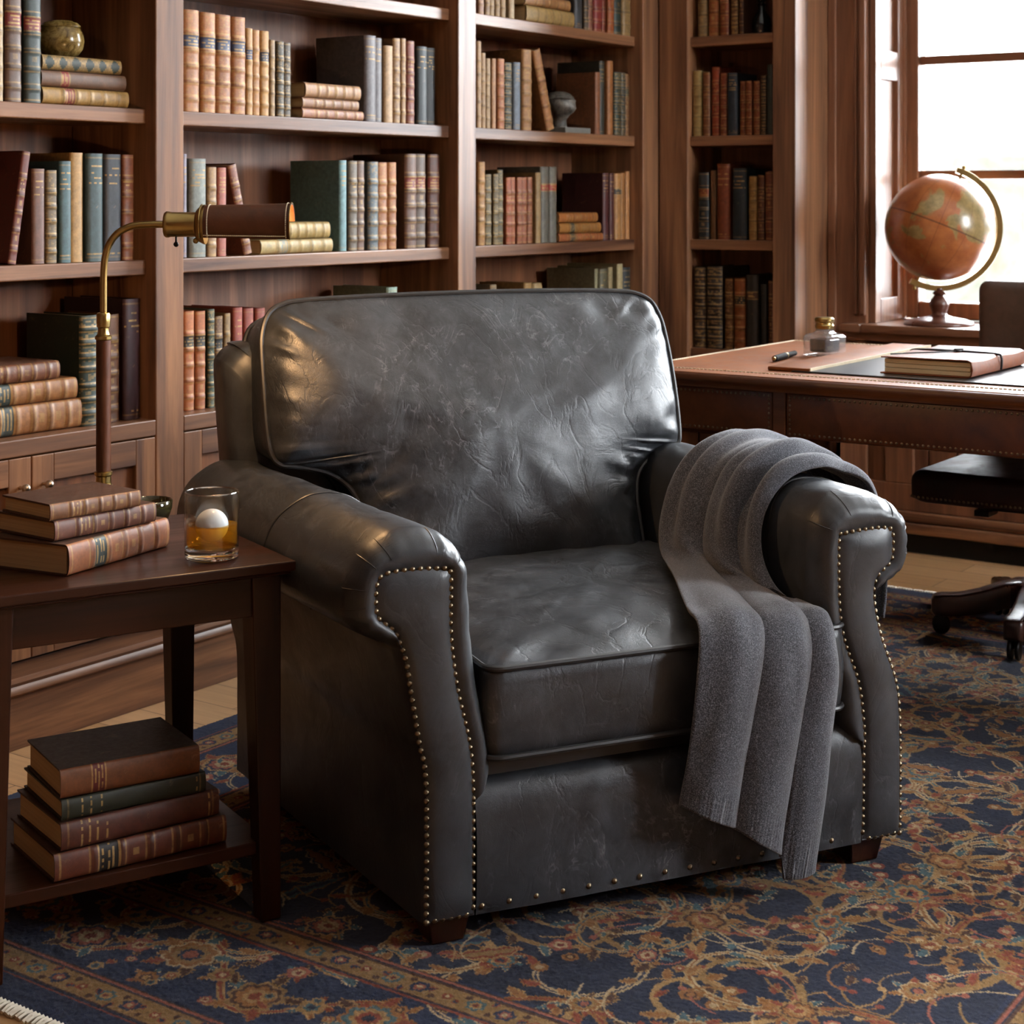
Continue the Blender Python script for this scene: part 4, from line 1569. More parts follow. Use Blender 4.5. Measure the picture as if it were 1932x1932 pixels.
def sp(x, f):
    r = .0345 + .0035 * (x - x0s) / (x1s - x0s) + .0009
    a = A0 + (A1 - A0) * f
    return (x, -r * math.cos(a), az + r * math.sin(a))


for x in (x0s + .015, x1s - .007):
    for i in range(44):
        f = .02 + .96 * i / 44
        b.tube([sp(x, f), sp(x, f + .013)], .0012, 5)
for f in (.045, .955):
    for i in range(40):
        x = x0s + .008 + (x1s - x0s - .016) * i / 40
        b.tube([sp(x, f), sp(x + .0030, f)], .0012, 5)
b.done('stitching', STITCH, shade, local=True)
b = MB()
for x in (x0s + .0005, x1s - .0005):
    b.tube([sp(x, i / 40) for i in range(41)], .0013, 6)
b.done('edge_trim', BRASS, shade, local=True)
b = MB(); b.tube([(.131, -.004, az - .021), (.131, -.004, az - .032)], .0018, 8); b.sphere((.131, -.004, az - .0355), .0048, 14, 10)
b.done('switch', BLACKM, lamp, local=True)
b = MB(); b.sphere((.167, -.008, az - .029), .0052, 14, 10)
b.done('knob', BRASS, lamp, local=True)
t = NT('lit_bulb')
BULB = t.end(t.n('Emission', {'Color': (1.0, .62, .30, 1), 'Strength': 30.0}).outputs[0])
b = MB(); b.lathe([(.006, .182), (.008, .195), (.013, .215), (.014, .235), (.011, .252), (.0, .258)], 20, mx, (0, 0, az - .004))
b.done('bulb', BULB, lamp, local=True)
pl = bpy.data.lights.new('reading_lamp_light', 'POINT')
pl.color = (1.0, .58, .26)
pl.energy = 7.0
pl.shadow_soft_size = .016
po = bpy.data.objects.new('reading_lamp_light', pl)
po.location = (.270, 0, az - .012)
po.parent = lamp
COL.objects.link(po)
# ================================================================== desk
DX0, DX1, DY0, DY1 = 3.62, 4.62, .45, 2.205
DZ = .77
desk = thing('writing_desk', 'large brown writing desk with leather top and brass nailed drawer fronts', 'desk', (4.1, 1.35, 0))
b = MB()
pr = [(0, DZ - .002), (-.004, DZ - .006), (-.005, DZ - .014), (-.001, DZ - .020), (.004, DZ - .024), (.006, DZ - .034)]
rings = []
for d, z in pr[::-1]:
    rings.append([(DX0 + d, DY0 + d, z), (DX1 - d, DY0 + d, z), (DX1 - d, DY1 - d, z), (DX0 + d, DY1 - d, z)])
b.loft(rings)
b.done('desktop', DESKW['Y'], desk, angle=50)
b = MB(); b.box(DX0 + .014, DX1 - .014, DY0 + .014, DY1 - .014, DZ - .004, DZ)
lt = b.done('leather_top', DESKL, desk, .001)
b = MB()
e = .078
Q = [(DX0 + e, DY0 + e), (DX1 - .035, DY0 + e), (DX1 - .035, DY1 - .025), (DX0 + e, DY1 - .025)]
for (p, q) in zip(Q, Q[1:] + Q[:1]):
    L = math.hypot(q[0] - p[0], q[1] - p[1])
    n = int(L / .0105)
    for k in range(n):
        a0, a1 = k / n, (k + .68) / n
        b.tube([(p[0] + (q[0] - p[0]) * a0, p[1] + (q[1] - p[1]) * a0, DZ + .0008), (p[0] + (q[0] - p[0]) * a1, p[1] + (q[1] - p[1]) * a1, DZ + .0008)], .0020, 5)
b.done('stitching', STITCH, lt)
b = MB()
b.box(3.655, 3.68, DY0 + .04, DY1 - .03, .627, DZ - .034)
b.box(4.55, 4.575, DY0 + .04, DY1 - .03, .627, DZ - .034)
b.box(3.68, 4.55, DY1 - .055, DY1 - .03, .627, DZ - .034)
b.box(3.68, 4.55, DY0 + .04, DY0 + .065, .627, DZ - .034)
b.box(3.642, 3.656, 1.757, 1.789, .627, DZ - .034)
b.box(3.642, 3.656, .86, .892, .627, DZ - .034)
b.done('apron', DESKW['Y'], desk, .002)
for (y0, y1) in ((1.789, 2.173), (.892, 1.757), (.492, .86)):
    b = MB(); b.box(3.644, 3.656, y0 + .002, y1 - .002, .629, DZ - .036)
    dr = b.done('drawer', DRAWL, desk, .004, 3)
    b = MB()
    zs = (.638, DZ - .045)
    ya, yb = y0 + .011, y1 - .011
    pts = [(y, z) for z in zs for y in np.arange(ya, yb + .001, (yb - ya) / round((yb - ya) / .0125))]
    pts += [(y, z) for y in (ya, yb) for z in np.arange(zs[0] + .0115, zs[1] - .004, .0112)]
    for y, z in pts:
        rr = .0034
        rings = [[(3.6442 - d, y + q * math.cos(2 * PI * k / 7), z + q * math.sin(2 * PI * k / 7)) for k in range(7)] for q, d in ((rr, 0), (rr * .8, rr * .45), (rr * .05, rr * .75))]
        b.loft(rings, cap0=False)
    o = b.done('nail_trim', NAILM, dr)
    o['kind'] = 'stuff'
for (y0, y1) in ((1.775, 2.165), (.50, .88)):
    b = MB()
    xa, xb = 3.66, 4.0
    b.box(xa + .01, xb - .01, y0 + .01, y1 - .01, .06, .626)
    for y in (y0, y1 - .05):
        b.box(xa, xa + .03, y, y + .05, .06, .626)
        b.box(xb - .03, xb, y, y + .05, .06, .626)
    for x in (xa, xb - .06):
        b.box(x, x + .06, y0, y0 + .02, .06, .626)
        b.box(x, x + .06, y1 - .02, y1, .06, .626)
    b.box(xa - .008, xb + .008, y0 - .008, y1 + .008, .0088, .07)
    b.done('pedestal', DESKW['Z'], desk, .003)
    b = MB()
    for k in range(5):
        y = y0 + .055 + k * (y1 - y0 - .11) / 5
        b.box(xa + .004, xa + .012, y + .003, y + (y1 - y0 - .11) / 5 - .003, .075, .62)
    b.done('pedestal_panel', DESKW['Z'], desk, .002)
    yl = y1 - .05 if y0 > 1 else y0
    b = MB(); b.box(4.50, 4.55, yl, yl + .05, .0088, .627); b.done('leg', DESKW['Z'], desk, .003)

# ---- blotter pad
pad = thing('desk_pad', 'black desk pad with brown leather end strip on the desk', 'desk pad', (4.16, 1.4, DZ))
b = MB(); b.box(3.765, 4.548, .93, 1.80, DZ + .0006, DZ + .0045); b.done('pad', BLOTTER, pad, .001)
for (y0, y1) in ((1.752, 1.866), (.87, .98)):
    b = MB(); b.box(3.768, 4.556, y0, y1, DZ + .0007, DZ + .011)
    es = b.done('end_strip', DESKL, pad, .004, 3)
b = MB(); b.box(3.768, 4.556, 1.7505, 1.7535, DZ + .0048, DZ + .0118); b.done('strip_edge', STITCH, pad)

# ---- journal
jr = thing('leather_journal', 'brown leather journal tied with a dark cord on the desk pad', 'journal', (4.03, 1.475, DZ + .0046))
jx0, jx1, jy0, jy1 = 3.828, 4.205, 1.372, 1.592
z0 = DZ + .0048
b = MB()
out_ = []
for (y, z) in ((jy1 + .006, z0), (jy0 + .010, z0), (jy0 + .002, z0 + .004), (jy0 - .002, z0 + .020), (jy0 + .002, z0 + .036), (jy0 + .012, z0 + .041), (jy1 + .004, z0 + .039)):
    out_.append((y, z))
inn_ = [(jy1 + .004, z0 + .036), (jy0 + .013, z0 + .0375), (jy0 + .005, z0 + .034), (jy0 + .0015, z0 + .020), (jy0 + .005, z0 + .006), (jy0 + .012, z0 + .003), (jy1 + .006, z0 + .003)]
b.loft([[(x, y, z + .0015 * math.sin(x * 30) * (1 if z > z0 + .03 else 0)) for y, z in out_ + inn_] for x in np.linspace(jx0, jx1, 15)])
JL = hide('journal_leather', lin('#6b3a22'), lin('#83492c'), lin('#a5714e'), .5, .5, .25, .3)
b.done('cover', JL, jr, .0008, angle=50)
t = NT('journal_pages')
v = t.coord((3, 3, 1100))
pg = t.noise(v, 1.0, 2, .5)
JP = t.pbr(Base_Color=t.mix(.35, lin('#d9cba9'), t.ramp(pg, [(.3, .7), (.65, 1.05)]), 'MULTIPLY'), Roughness=.8)
b = MB()
for (za, zb) in ((.0036, .0135), (.0145, .0245), (.0255, .0355)):
    b.box(jx0 + .006, jx1 - .006, jy0 + .006, jy1 - .003, z0 + za, z0 + zb)
b.done('pages', JP, jr, .001)
CORD = simple('dark_cord', lin('#1c1210'), .6)
b = MB()
xc = jx0 + .20
cp = [(xc + .01, jy1 + .007, z0 + .020), (xc + .01, jy1 + .006, z0 + .040), (xc, (jy0 + jy1) / 2, z0 + .0435), (xc - .01, jy0 + .012, z0 + .0425), (xc - .012, jy0 - .004, z0 + .036), (xc - .012, jy0 - .005, z0 + .014), (xc - .011, jy0 - .003, z0 + .006)]
b.tube(smooth_poly(cp, 6), .0030, 8)
b.tube(smooth_poly([(xc - .002, jy0 + .10, z0 + .0435), (jx0 + .12, jy0 + .17, z0 + .0425), (jx0 + .06, jy1 + .004, z0 + .041)], 6), .0018, 6)
for k in range(3):
    b.tube([(xc - .002 + .010 * math.cos(a + k), jy0 + .105 + .007 * math.sin(a), z0 + .0445 + .002 * k) for a in [2 * PI * i / 12 for i in range(12)]], .0020, 6, True)
b.done('cord', CORD, jr)

# ---- ink bottle and pen
ik = thing('ink_bottle', 'square cut glass ink bottle with brass cap on the desk', 'ink bottle', (4.21, 1.915, DZ + .0006), R(-8))
b = MB()


def sq(r, z, c=.3):
    o = []
    for k in range(8):
        a = PI / 8 + k * PI / 4
        o.append((r * (math.copysign(1, math.cos(a)) if abs(math.cos(a)) > .5 else math.copysign(1 - c, math.cos(a))), r * (math.copysign(1, math.sin(a)) if abs(math.sin(a)) > .5 else math.copysign(1 - c, math.sin(a))), z))
    return o


S_ = .046
b.loft([sq(S_ - .002, 0), sq(S_, .003), sq(S_, .050), sq(S_ - .006, .056), sq(.026, .060, .4), sq(.021, .066, .45), sq(.021, .070, .45)])
t = NT('cut_glass')
fc_ = t.math('POWER', t.n('LayerWeight', {'Blend': .5}).outputs['Facing'], 2.5)
CUT = t.end(t.n('MixShader', {0: t.math('ADD', t.math('MULTIPLY', fc_, .6), .12, True), 1: t.n('MixShader', {0: .16, 1: t.n('BsdfTransparent').outputs[0], 2: t.n('BsdfDiffuse', {'Color': (.85, .88, .9, 1)}).outputs[0]}).outputs[0], 2: t.n('BsdfGlossy', {'Roughness': .05}).outputs[0]}).outputs[0])
b.done('bottle', CUT, ik, .0015, local=True, angle=20)
INK = simple('black_ink', lin('#0a0b10'), .15)
b = MB(); b.loft([sq(S_ - .016, .010), sq(S_ - .014, .013), sq(S_ - .014, .042), sq(S_ - .017, .044)])
b.done('ink', INK, ik, local=True, angle=20)
b = MB(); b.lathe([(.019, .0703), (.024, .072), (.025, .080), (.023, .083), (.023, .088), (.026, .091), (.026, .098), (.022, .102), (0, .1035)], 28)
b.done('cap', BRASS, ik, local=True, angle=40)
PENB = simple('black_lacquer', lin('#0e0b0a'), .7, Specular_IOR_Level=.08)
pen = thing('fountain_pen', 'black fountain pen lying beside the ink bottle on the desk', 'pen', (4.055, 1.955, DZ + .0095), 0)
b = MB()
mp = Matrix.Rotation(R(90), 4, 'Y')
b.lathe([(.004, -.095), (.0078, -.090), (.0085, -.03), (.0085, .012), (.0072, .015), (.0068, .08), (.004, .09)], 20, mp)
b.done('barrel', PENB, pen, local=True)
b = MB(); b.lathe([(.0088, -.002), (.0088, .004)], 20, mp); b.lathe([(.0045, -.0985), (.0052, -.095)], 14, mp)
b.done('ring', BRASS, pen, local=True)
pen.rotation_euler = (0, 0, R(8))

# ---- globe on the sill
t = NT('antique_globe')
v = t.coord()
cont = t.noise(v, 6.5, 5, .55, .5)
landm = t.ramp(cont, [(.50, 0.0), (.53, 1.0)])
stain = t.noise(v, 18.0, 5, .65)
sea = t.ramp(stain, [(.3, lin('#8a4a26')), (.7, lin('#b06c3c'))])
land = t.ramp(t.noise(v, 30.0, 5, .7), [(.3, lin('#6e6038')), (.7, lin('#a48a5a'))])
c = t.mix(landm, sea, land)
sep = t.n('SeparateXYZ', {0: t.n('TexCoord').outputs['Object']})
eq = t.ramp(t.math('ABSOLUTE', sep.outputs[2]), [(.0, 1.0), (.0018, 1.0), (.0026, 0.0)])
ang = t.math('ARCTAN2', sep.outputs[1], sep.outputs[0])
mer = t.math('ABSOLUTE', t.math('SUBTRACT', t.math('FRACT', t.math('MULTIPLY', ang, 12 / (2 * PI))), .5))
ml = t.ramp(mer, [(.0, .35), (.012, .35), (.02, 0.0)])
c = t.mix(t.math('ADD', eq, ml, True), c, lin('#4a2a1c'))
GLOBEM = t.pbr(Base_Color=c, Roughness=.28, Coat_Weight=.3, Coat_Roughness=.15)
gx, gy, gz = 5.505, 2.095, 1.090
SILLZ = WIN_Z[0] + .028
gl = thing('desk_globe', 'antique brown terrestrial globe on a turned wooden stand on the windowsill', 'globe', (gx, gy - .008, SILLZ), R(-55.1))
# globe coordinates: x to the side seen from the camera, y away, z up from the sill
gc = Vector((0.0, 0, gz - SILLZ))
tilt = R(22.5)
axis = Vector((math.sin(tilt), 0, math.cos(tilt)))
b = MB(); b.sphere((0, 0, 0), .180, 64, 40)
o = b.done('sphere', GLOBEM, gl, local=True, angle=180, merge=True)
o.location = gc
o.rotation_euler = (0, tilt, 0)
b = MB()
side = Vector((math.cos(tilt), 0, -math.sin(tilt)))
ra = .203
pa, pb = [], []
for k in range(41):
    a = R(-6) + R(192) * k / 40
    d = axis * math.cos(a) + side * math.sin(a)
    pa.append(gc + d * ra)
rings = []
for k, p in enumerate(pa):
    a = R(-6) + R(192) * k / 40
    d = axis * math.cos(a) + side * math.sin(a)
    yv = Vector((0, 1, 0))
    rings.append([p + d * x + yv * y for x, y in ((-.010, -.009), (.010, -.009), (.010, .009), (-.010, .009))])
b.loft(rings)
b.done('meridian_arm', BRASS, gl, .0015, local=True)
b = MB()
for sg in (1, -1):
    b.tube([gc + axis * sg * .178, gc + axis * sg * .218], .0045, 10)
    b.sphere(gc + axis * sg * .2195, .0075, 12, 8)
b.done('pivot', BRASS, gl, local=True)
b = MB()
top = gc.z - .205
b.lathe([(.115, .0003), (.117, .005), (.112, .012), (.085, .020), (.045, .027), (.028, .033), (.024, .040), (.027, .050), (.033, .066), (.032, .078), (.022, .092), (.016, .100), (.021, .104), (.022, .110), (.014, .114), (.013, top + .002)], 40)
b.done('stand', TURNW, gl, local=True, angle=60)

# ---- swivel chair behind the desk
ch = thing('desk_chair', 'brown leather swivel chair on casters behind the desk', 'office chair', (4.45, 1.40, 0))
sy0, sy1, sx0, sx1 = -.275, .27, -.265, .30


def soft_box(b, x0, x1, y0, y1, z0, z1, r, crown=0, n=6):
    rect = rounded_rect(x0, x1, y0, y1, r, 6, .05)
    cx, cy = (x0 + x1) / 2, (y0 + y1) / 2

    def ins(q, z, cr=0):
        out = []
        for x, y in rect:
            dx, dy = x - cx, y - cy
            out.append((cx + dx * (1 - q / ((x1 - x0) / 2)), cy + dy * (1 - q / ((y1 - y0) / 2)), z + cr))
        return out
    rings = [ins(r * (1 - math.sin(a)), z0 + r * (1 - math.cos(a))) for a in [PI / 2 * k / n for k in range(n + 1)]]
    rings += [ins(r * (1 - math.cos(a)), z1 - r + r * math.sin(a)) for a in [PI / 2 * k / n for k in range(n + 1)]]
    m = min(x1 - x0, y1 - y0) / 2
    for q in (.3, .5, .7, .9):
        rings.append(ins(r + (m - r) * q, z1, crown * (1 - (1 - q) ** 2)))
    b.loft(rings)


b = MB(); soft_box(b, sx0, sx1, sy0, sy1, .405, .490, .028, .012); b.done('seat', SEATL, ch, local=True, angle=70)
b = MB()
for k in range(44):
    nail_mesh(b, 0, 0, 0, .0001) if False else None
    y = sy0 + .015 + (sy1 - sy0 - .03) * k / 43
    b.sphere((sx0 + .004, y, .421), .0042, 8, 6)
for k in range(44):
    x = sx0 + .015 + (sx1 - sx0 - .03) * k / 43
    b.sphere((x, sy1 - .004, .421), .0042, 8, 6)
o = b.done('nail_trim', NAILM, ch, local=True); o['kind'] = 'stuff'
b = MB()
mm = Matrix.Translation((.36, .0, .75)) @ Matrix.Rotation(R(90), 4, 'Y')
bb = MB(); soft_box(bb, -.205, .255, -.29, .30, -.035, .035, .03, .01)
bmesh.ops.transform(bb.bm, matrix=mm, verts=bb.bm.verts)
bb.done('backrest', CHBACKL, ch, local=True, angle=70)
b = MB(); b.box(.30, .40, -.05, .05, .42, .56); b.box(.0, .36, -.05, .05, .385, .405)
b.done('back_bracket', BLACKM, ch, .008, local=True)
b = MB(); b.box(-.14, .14, -.10, .10, .383, .405); b.lathe([(.03, .15), (.03, .30), (.022, .30), (.022, .384)], 20, None, (.10, .05, 0))
b.box(-.17, -.10, .09, .13, .370, .386)
b.done('swivel_column', BLACKM, ch, .002, local=True)
b = MB(); b.lathe([(.055, .085), (.06, .10), (.058, .155), (.04, .165)], 24, None, (.10, .05, 0)); b.done('hub', LEGW, ch, local=True)
for k in range(5):
    a = R(112.6 + 72 * k)
    mr = Matrix.Translation((.10, .05, .0016)) @ Matrix.Rotation(a, 4, 'Z') @ Matrix.Diagonal((.926, 1, 1, 1))
    b = MB()
    rings = []
    for (x, zt, zb, w_) in ((.045, .160, .095, .030), (.10, .152, .085, .030), (.16, .132, .070, .028), (.22, .118, .060, .027), (.27, .116, .058, .027), (.292, .112, .060, .024), (.300, .100, .068, .016)):
        rings.append([mr @ Vector((x, y, z)) for y, z in ((-w_, zb), (w_, zb), (w_, zt - .006), (w_ * .75, zt), (-w_ * .75, zt), (-w_, zt - .006))])
    b.loft(rings)
    lg = b.done('base_leg', LEGW, ch, .003, local=True, angle=45)
    b = MB()
    mq = mr @ Matrix.Translation((.272, 0, .0)) @ Matrix.Rotation(R(90), 4, 'X')
    for off in (-.016, .004):
        b.lathe([(.012, off), (.024, off + .001), (.026, off + .004), (.024, off + .011), (.012, off + .012)], 20, Matrix.Translation((0, 0, .0)) @ mr.to_4x4() @ Matrix.Translation((.272, 0, .026 + RUGZ)) @ Matrix.Rotation(R(90), 4, 'X'))
    b.tube([mr @ Vector((.272, 0, .03 + RUGZ)), mr @ Vector((.272, 0, .062))], .006, 8)
    b.done('caster', BLACKM, ch, local=True)
# ================================================================== the rug
RX0, RX1, RY0, RY1 = 1.63, 4.89, .40, 2.755
PX = .0031
nx, ny = int((RX1 - RX0) / PX) + 1, int((RY1 - RY0) / PX) + 1
LX, LY = (nx - 1) * PX, (ny - 1) * PX
gx_ = np.arange(nx) * PX
gy_ = np.arange(ny) * PX
img = np.zeros((ny, nx, 3), np.float32)
PAL = {k: np.array(lin(h)[:3], np.float32) for k, h in dict(navy='#152444', deep='#101b36', tan='#93703f', gold='#92602c', rust='#84381f', rose='#9a5540', teal='#426068', ivory='#b89e76', brown='#472616', red='#702419', sand='#a88350').items()}
rr_ = random.Random(5)
ex = np.minimum(gx_, LX - gx_)[None, :]
ey = np.minimum(gy_, LY - gy_)[:, None]
E = np.minimum(ex, ey * 1.0)
img[:] = PAL['deep']
img[E < .44] = PAL['navy']


def band(a, c, col):
    img[(E >= a) & (E < c)] = PAL[col]


band(.0, .060, 'navy')
def guards():
  for g0 in (.060, .350):
    band(g0, g0 + .005, 'rust'); band(g0 + .005, g0 + .009, 'deep'); band(g0 + .009, g0 + .066, 'brown')
    band(g0 + .012, g0 + .062, 'tan'); band(g0 + .066, g0 + .070, 'deep'); band(g0 + .070, g0 + .075, 'rose')
    band(g0 + .075, g0 + .079, 'brown')



def win(cx, cy, r):
    i0, i1 = max(0, int((cx - r) / PX)), min(nx, int((cx + r) / PX) + 2)
    j0, j1 = max(0, int((cy - r) / PX)), min(ny, int((cy + r) / PX) + 2)
    if i1 <= i0 or j1 <= j0:
        return None
    return img[j0:j1, i0:i1], gx_[i0:i1][None, :] - cx, gy_[j0:j1][:, None] - cy


def disc(cx, cy, r, col):
    q = win(cx, cy, r)
    if q:
        a, x, y = q
        a[(x * x + y * y) < r * r] = PAL[col]


def rosette(cx, cy, r, petals, cols, ph=0.0, sx=1.0, rot=0.0):
    q = win(cx, cy, r * 1.05)
    if not q:
        return
    a, x, y = q
    c_, s_ = math.cos(rot), math.sin(rot)
    X, Y = (x * c_ + y * s_) / sx, -x * s_ + y * c_
    d = np.hypot(X, Y)
    th = np.arctan2(Y, X)
    lobe = .80 + .20 * np.abs(np.cos(petals * (th + ph) / 2))
    for f, col in cols:
        a[d < r * f * lobe] = PAL[col]


def leaf_(cx, cy, L, w_, rot, cols):
    q = win(cx, cy, L)
    if not q:
        return
    a, x, y = q
    X, Y = x * math.cos(rot) + y * math.sin(rot), -x * math.sin(rot) + y * math.cos(rot)
    u = np.clip(X / L, 0, 1)
    prof = np.sin(PI * u ** .8) * w_ * (1 + .22 * np.cos(u * 30))
    for f, col in cols:
        a[(X > 0) & (X < L * (1 - (1 - f) * .3)) & (np.abs(Y - .25 * w_ * np.sin(PI * u)) < prof * f)] = PAL[col]


def stroke(P, wds, col):
    for (x, y), w_ in zip(P, wds):
        disc(x, y, w_, col)


def vine(x, y, a, L, k0, k1, w0, w1, cols):
    n = int(L / (PX * .8))
    P = []
    for i in range(n):
        s = i / n
        a += (k0 + (k1 - k0) * s) * L / n
        x += math.cos(a) * L / n
        y += math.sin(a) * L / n
        P.append((x, y, a))
    for grow, col in cols:
        stroke([p[:2] for p in P], [max(.0018, (w0 + (w1 - w0) * i / n) + grow) for i in range(n)], col)
    return P


FL = [[(1.0, 'ivory'), (.88, 'gold'), (.66, 'tan'), (.44, 'navy'), (.28, 'rose')],
      [(1.0, 'sand'), (.86, 'navy'), (.70, 'rose'), (.46, 'ivory'), (.22, 'rust')],
      [(1.0, 'gold'), (.86, 'teal'), (.64, 'sand'), (.42, 'rust'), (.22, 'deep')],
      [(1.0, 'tan'), (.84, 'brown'), (.70, 'gold'), (.46, 'sand'), (.24, 'rust')]]
SF = [[(1.0, 'rose'), (.6, 'ivory'), (.3, 'red')], [(1.0, 'gold'), (.6, 'brown'), (.35, 'sand')], [(1.0, 'sand'), (.55, 'teal'), (.3, 'deep')], [(1.0, 'tan'), (.55, 'rust'), (.25, 'ivory')]]
LF = [[(1.0, 'ivory'), (.72, 'teal')], [(1.0, 'sand'), (.7, 'gold')], [(1.0, 'gold'), (.6, 'rust')], [(1.0, 'tan'), (.6, 'brown')]]


def motif_field(x0, x1, y0, y1, dens, big):
    pts = []
    tries = 0
    while tries < 4000 and len(pts) < dens:
        tries += 1
        p = (rr_.uniform(x0, x1), rr_.uniform(y0, y1))
        if all((p[0] - q[0]) ** 2 + (p[1] - q[1]) ** 2 > (big * 2.1) ** 2 for q in pts):
            pts.append(p)
    return pts


# field: arabesque vines first, then leaves, then palmettes
F0 = .432
field = motif_field(F0 + .03, LX - F0 - .03, F0 + .03, LY - F0 - .03, 112, .078)
for (x, y) in field:
    for k in range(3):
        a = rr_.uniform(0, 2 * PI)
        sg = rr_.choice((-1, 1))
        col = rr_.choice((('ivory', 'gold'), ('sand', 'sand'), ('tan', 'tan'), ('sand', 'teal'), ('gold', 'rust'), ('ivory', 'navy')))
        P = vine(x, y, a, rr_.uniform(.30, .50), sg * rr_.uniform(1, 5), sg * rr_.uniform(14, 27), .0048, .0020, ((.0028, col[0]), (-.0016, col[1])))
        for i in range(10, len(P), 24):
            px_, py_, pa_ = P[i]
            leaf_(px_, py_, rr_.uniform(.030, .055), rr_.uniform(.008, .013), pa_ + rr_.choice((-1, 1)) * rr_.uniform(.5, 1.0), rr_.choice(LF))
        disc(P[-1][0], P[-1][1], .014, rr_.choice(('rose', 'rust', 'gold')))
        disc(P[-1][0], P[-1][1], .007, 'ivory')
for k in range(330):
    x, y = rr_.uniform(F0, LX - F0), rr_.uniform(F0, LY - F0)
    if rr_.random() < .5:
        rosette(x, y, rr_.uniform(.013, .022), rr_.choice((5, 6, 8)), rr_.choice(SF), rr_.random())
    else:
        leaf_(x, y, rr_.uniform(.025, .05), rr_.uniform(.006, .011), rr_.uniform(0, 6.28), rr_.choice(LF))
for (x, y) in field:
    r = rr_.uniform(.026, .050)
    rot = rr_.uniform(0, 6.28)
    for k in range(7):
        leaf_(x + r * .6 * math.cos(rot + k * .9), y + r * .6 * math.sin(rot + k * .9), r * .9, r * .22, rot + k * .9, rr_.choice(LF))
    rosette(x, y, r, rr_.choice((6, 8, 10)), rr_.choice(FL), rr_.random(), rr_.uniform(.75, 1.0), rot)

for k in range(62):      # long serrated saz leaves
    x, y = rr_.uniform(F0, LX - F0), rr_.uniform(F0, LY - F0)
    rot = rr_.uniform(0, 6.28)
    leaf_(x, y, rr_.uniform(.09, .15), rr_.uniform(.016, .026), rot, rr_.choice(([(1.0, 'sand'), (.80, 'gold'), (.42, 'teal')], [(1.0, 'ivory'), (.78, 'navy'), (.55, 'gold')], [(1.0, 'sand'), (.74, 'rust'), (.4, 'tan')], [(1.0, 'gold'), (.75, 'teal'), (.35, 'navy')])))
for k in range(420):     # thin tendrils and buds filling the ground
    x, y = rr_.uniform(F0, LX - F0), rr_.uniform(F0, LY - F0)
    sg = rr_.choice((-1, 1))
    P = vine(x, y, rr_.uniform(0, 6.28), rr_.uniform(.07, .16), sg * 4, sg * rr_.uniform(15, 40), .0016, .0012, ((.0006, rr_.choice(('sand', 'tan', 'gold', 'ivory', 'rose'))),))
    disc(P[-1][0], P[-1][1], .007, rr_.choice(('rose', 'gold', 'rust', 'sand')))

# main border: alternating rosettes joined by a waving vine, along each side
def border(e0, length, put):
    n = max(2, int(length / .17))
    for grow, col in ((.0062, 'sand'), (.003, 'rust')):
        m = int(length / (PX * .8))
        for i in range(m):
            s = length * i / m
            x, y = put(s, e0 + .070 * math.sin(2 * PI * s / (2 * length / n)))
            disc(x, y, grow, col)
    for i in range(n):
        s = (i + .5) * length / n
        sg = 1 if i % 2 == 0 else -1
        for (ds, de, r, pet, cols) in ((0, sg * .022, .048, 8, FL[i % 4]), (length / n * .5, 0, .024, 6, SF[i % 4]), (0, -sg * .072, .020, 5, SF[(i + 1) % 4])):
            x, y = put(s + ds, e0 + de)
            for k in range(5):
                leaf_(x + r * .7 * math.cos(k * 1.25), y + r * .7 * math.sin(k * 1.25), r * .95, r * .26, k * 1.25, LF[(i + k) % 4])
            rosette(x, y, r, pet, cols, .3 * i)
        for k in range(7):
            x, y = put(s + rr_.uniform(-.09, .09), e0 + rr_.uniform(-.09, .09))
            leaf_(x, y, rr_.uniform(.02, .045), .008, rr_.uniform(0, 6.28), rr_.choice(LF)) if k % 2 else rosette(x, y, rr_.uniform(.009, .015), 5, rr_.choice(SF))


def small_border(e0, length, put):
    n = int(length / .052)
    for i in range(n):
        s = (i + .5) * length / n
        x, y = put(s, e0)
        rosette(x, y, .017, 6, (SF[3], [(1.0, 'navy'), (.6, 'rose'), (.3, 'ivory')], [(1.0, 'teal'), (.6, 'sand'), (.3, 'red')])[i % 3], .4 * i)
        x, y = put(s + .026, e0 + .010 * (1 if i % 2 else -1))
        leaf_(x, y, .020, .006, 1.0 * i, ((1.0, 'rust'), (.5, 'navy')))
        x, y = put(s + .022, e0 - .014 * (1 if i % 2 else -1))
        disc(x, y, .006, 'brown')


sides = [(LX, lambda s, e: (s, e)), (LX, lambda s, e: (s, LY - e)), (LY, lambda s, e: (e, s)), (LY, lambda s, e: (LX - e, s))]
for length, put in sides:
    border(.245, length, put)
guards()
for length, put in sides:
    small_border(.097, length, put)
    small_border(.387, length, put)
mask = (E < .058)
img[mask] = PAL['navy']
img *= .86

# abrash: weaving yarn varies a little row by row
wv = np.random.default_rng(3)
img *= (1 + .14 * wv.standard_normal((ny, nx, 1)).astype(np.float32)).clip(.6, 1.5)
img *= (1 + .05 * np.sin(np.arange(nx) * .21 + 2 * np.sin(np.arange(nx) * .037)))[None, :, None]

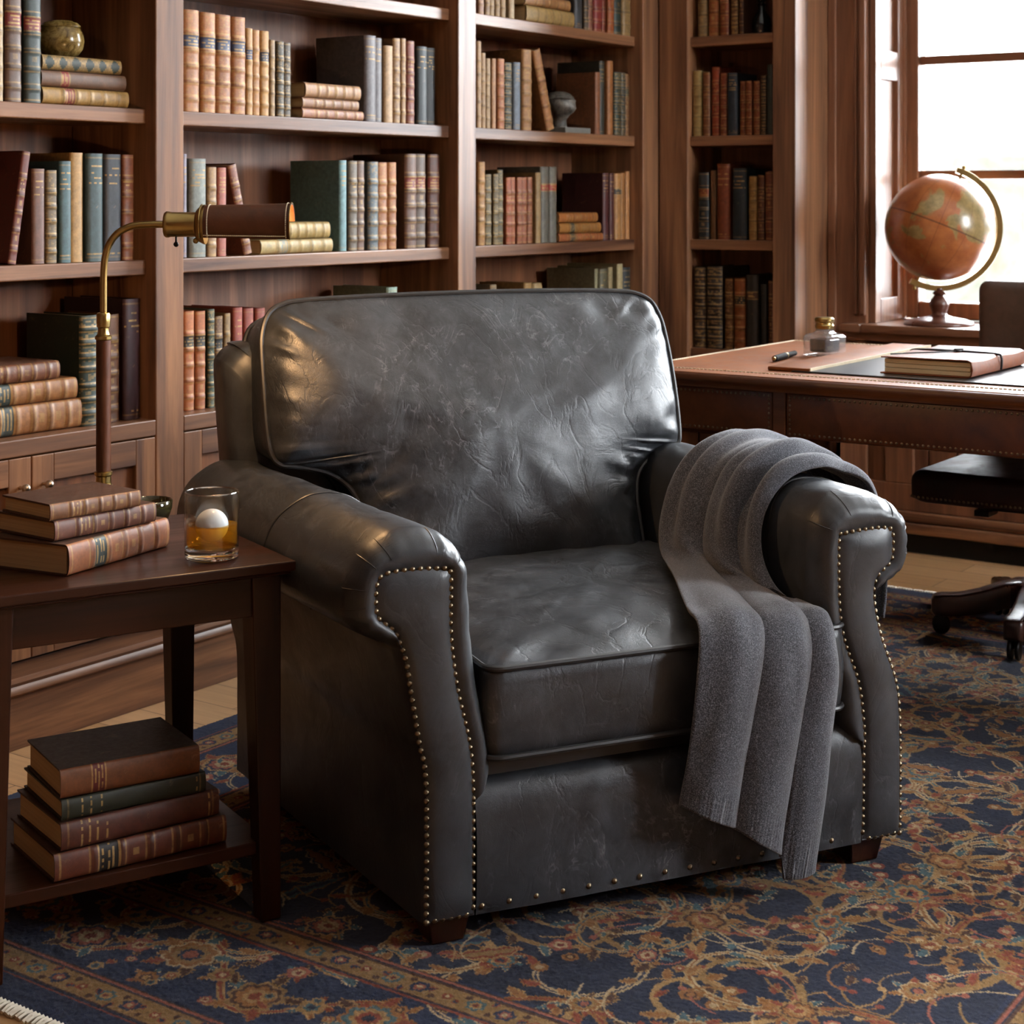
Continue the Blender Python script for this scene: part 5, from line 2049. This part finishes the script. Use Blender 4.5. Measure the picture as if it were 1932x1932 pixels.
verts = np.zeros((ny, nx, 3), np.float32)
verts[..., 0] = RX0 + gx_[None, :]
verts[..., 1] = RY0 + gy_[:, None]
lum = img.mean(axis=2)
verts[..., 2] = RUGZ + .0006 * wv.standard_normal((ny, nx)).astype(np.float32).clip(-1.5, 1.5)
verts[0, :, 2] = verts[-1, :, 2] = verts[:, 0, 2] = verts[:, -1, 2] = .0012
idx = np.arange(ny * nx).reshape(ny, nx)
faces = np.stack([idx[:-1, :-1], idx[:-1, 1:], idx[1:, 1:], idx[1:, :-1]], -1).reshape(-1, 4)
me = bpy.data.meshes.new('rug')
me.vertices.add(ny * nx)
me.vertices.foreach_set('co', verts.reshape(-1))
me.loops.add(faces.size)
me.loops.foreach_set('vertex_index', faces.reshape(-1).astype(np.int32))
me.polygons.add(len(faces))
me.polygons.foreach_set('loop_start', np.arange(0, faces.size, 4, dtype=np.int32))
me.polygons.foreach_set('use_smooth', np.ones(len(faces), bool))
me.update(calc_edges=True)
ca = me.color_attributes.new('col', 'FLOAT_COLOR', 'POINT')
rgba = np.ones((ny * nx, 4), np.float32)
rgba[:, :3] = img.reshape(-1, 3)
ca.data.foreach_set('color', rgba.reshape(-1))
t = NT('persian_pile')
v = t.coord()
c = t.n('VertexColor', layer_name='col').outputs[0]
pile = t.noise(v, 900.0, 2, .6)
c = t.mix(.7, c, t.ramp(pile, [(.3, .55), (.7, 1.45)]), 'MULTIPLY')
PILE = t.pbr(Base_Color=c, Roughness=.95, Normal=t.bump(pile, .7, .003), Specular_IOR_Level=.12, Sheen_Weight=.15)
me.materials.append(PILE)
rug = bpy.data.objects.new('rug', me)
COL.objects.link(rug)
tag(rug, 'navy and tan floral oriental rug under the armchair', 'rug')
FRINGE = simple('ivory_fringe', lin('#e0d8c6'), .9)
for xa, sg in ((RX0, -1), (RX1, 1)):
    b = MB()
    n = int((RY1 - RY0) / .0085)
    for i in range(n):
        y = RY0 + (i + .5) * (RY1 - RY0) / n
        w_ = wv.uniform(-.004, .004)
        if sg < 0 and abs(y - tw(-.485, .048)[1]) < .045:
            if len(b.bm.verts):
                b.done('fringe', FRINGE, rug)
                b = MB()
            continue
        b.tube([(xa - sg * .002, y, .006), (xa + sg * .008, y + w_ * .4, .007), (xa + sg * (.018 + wv.uniform(0, .006)), y + w_, .0035)], .0036, 5)
    if b.bm.verts:
        b.done('fringe', FRINGE, rug)
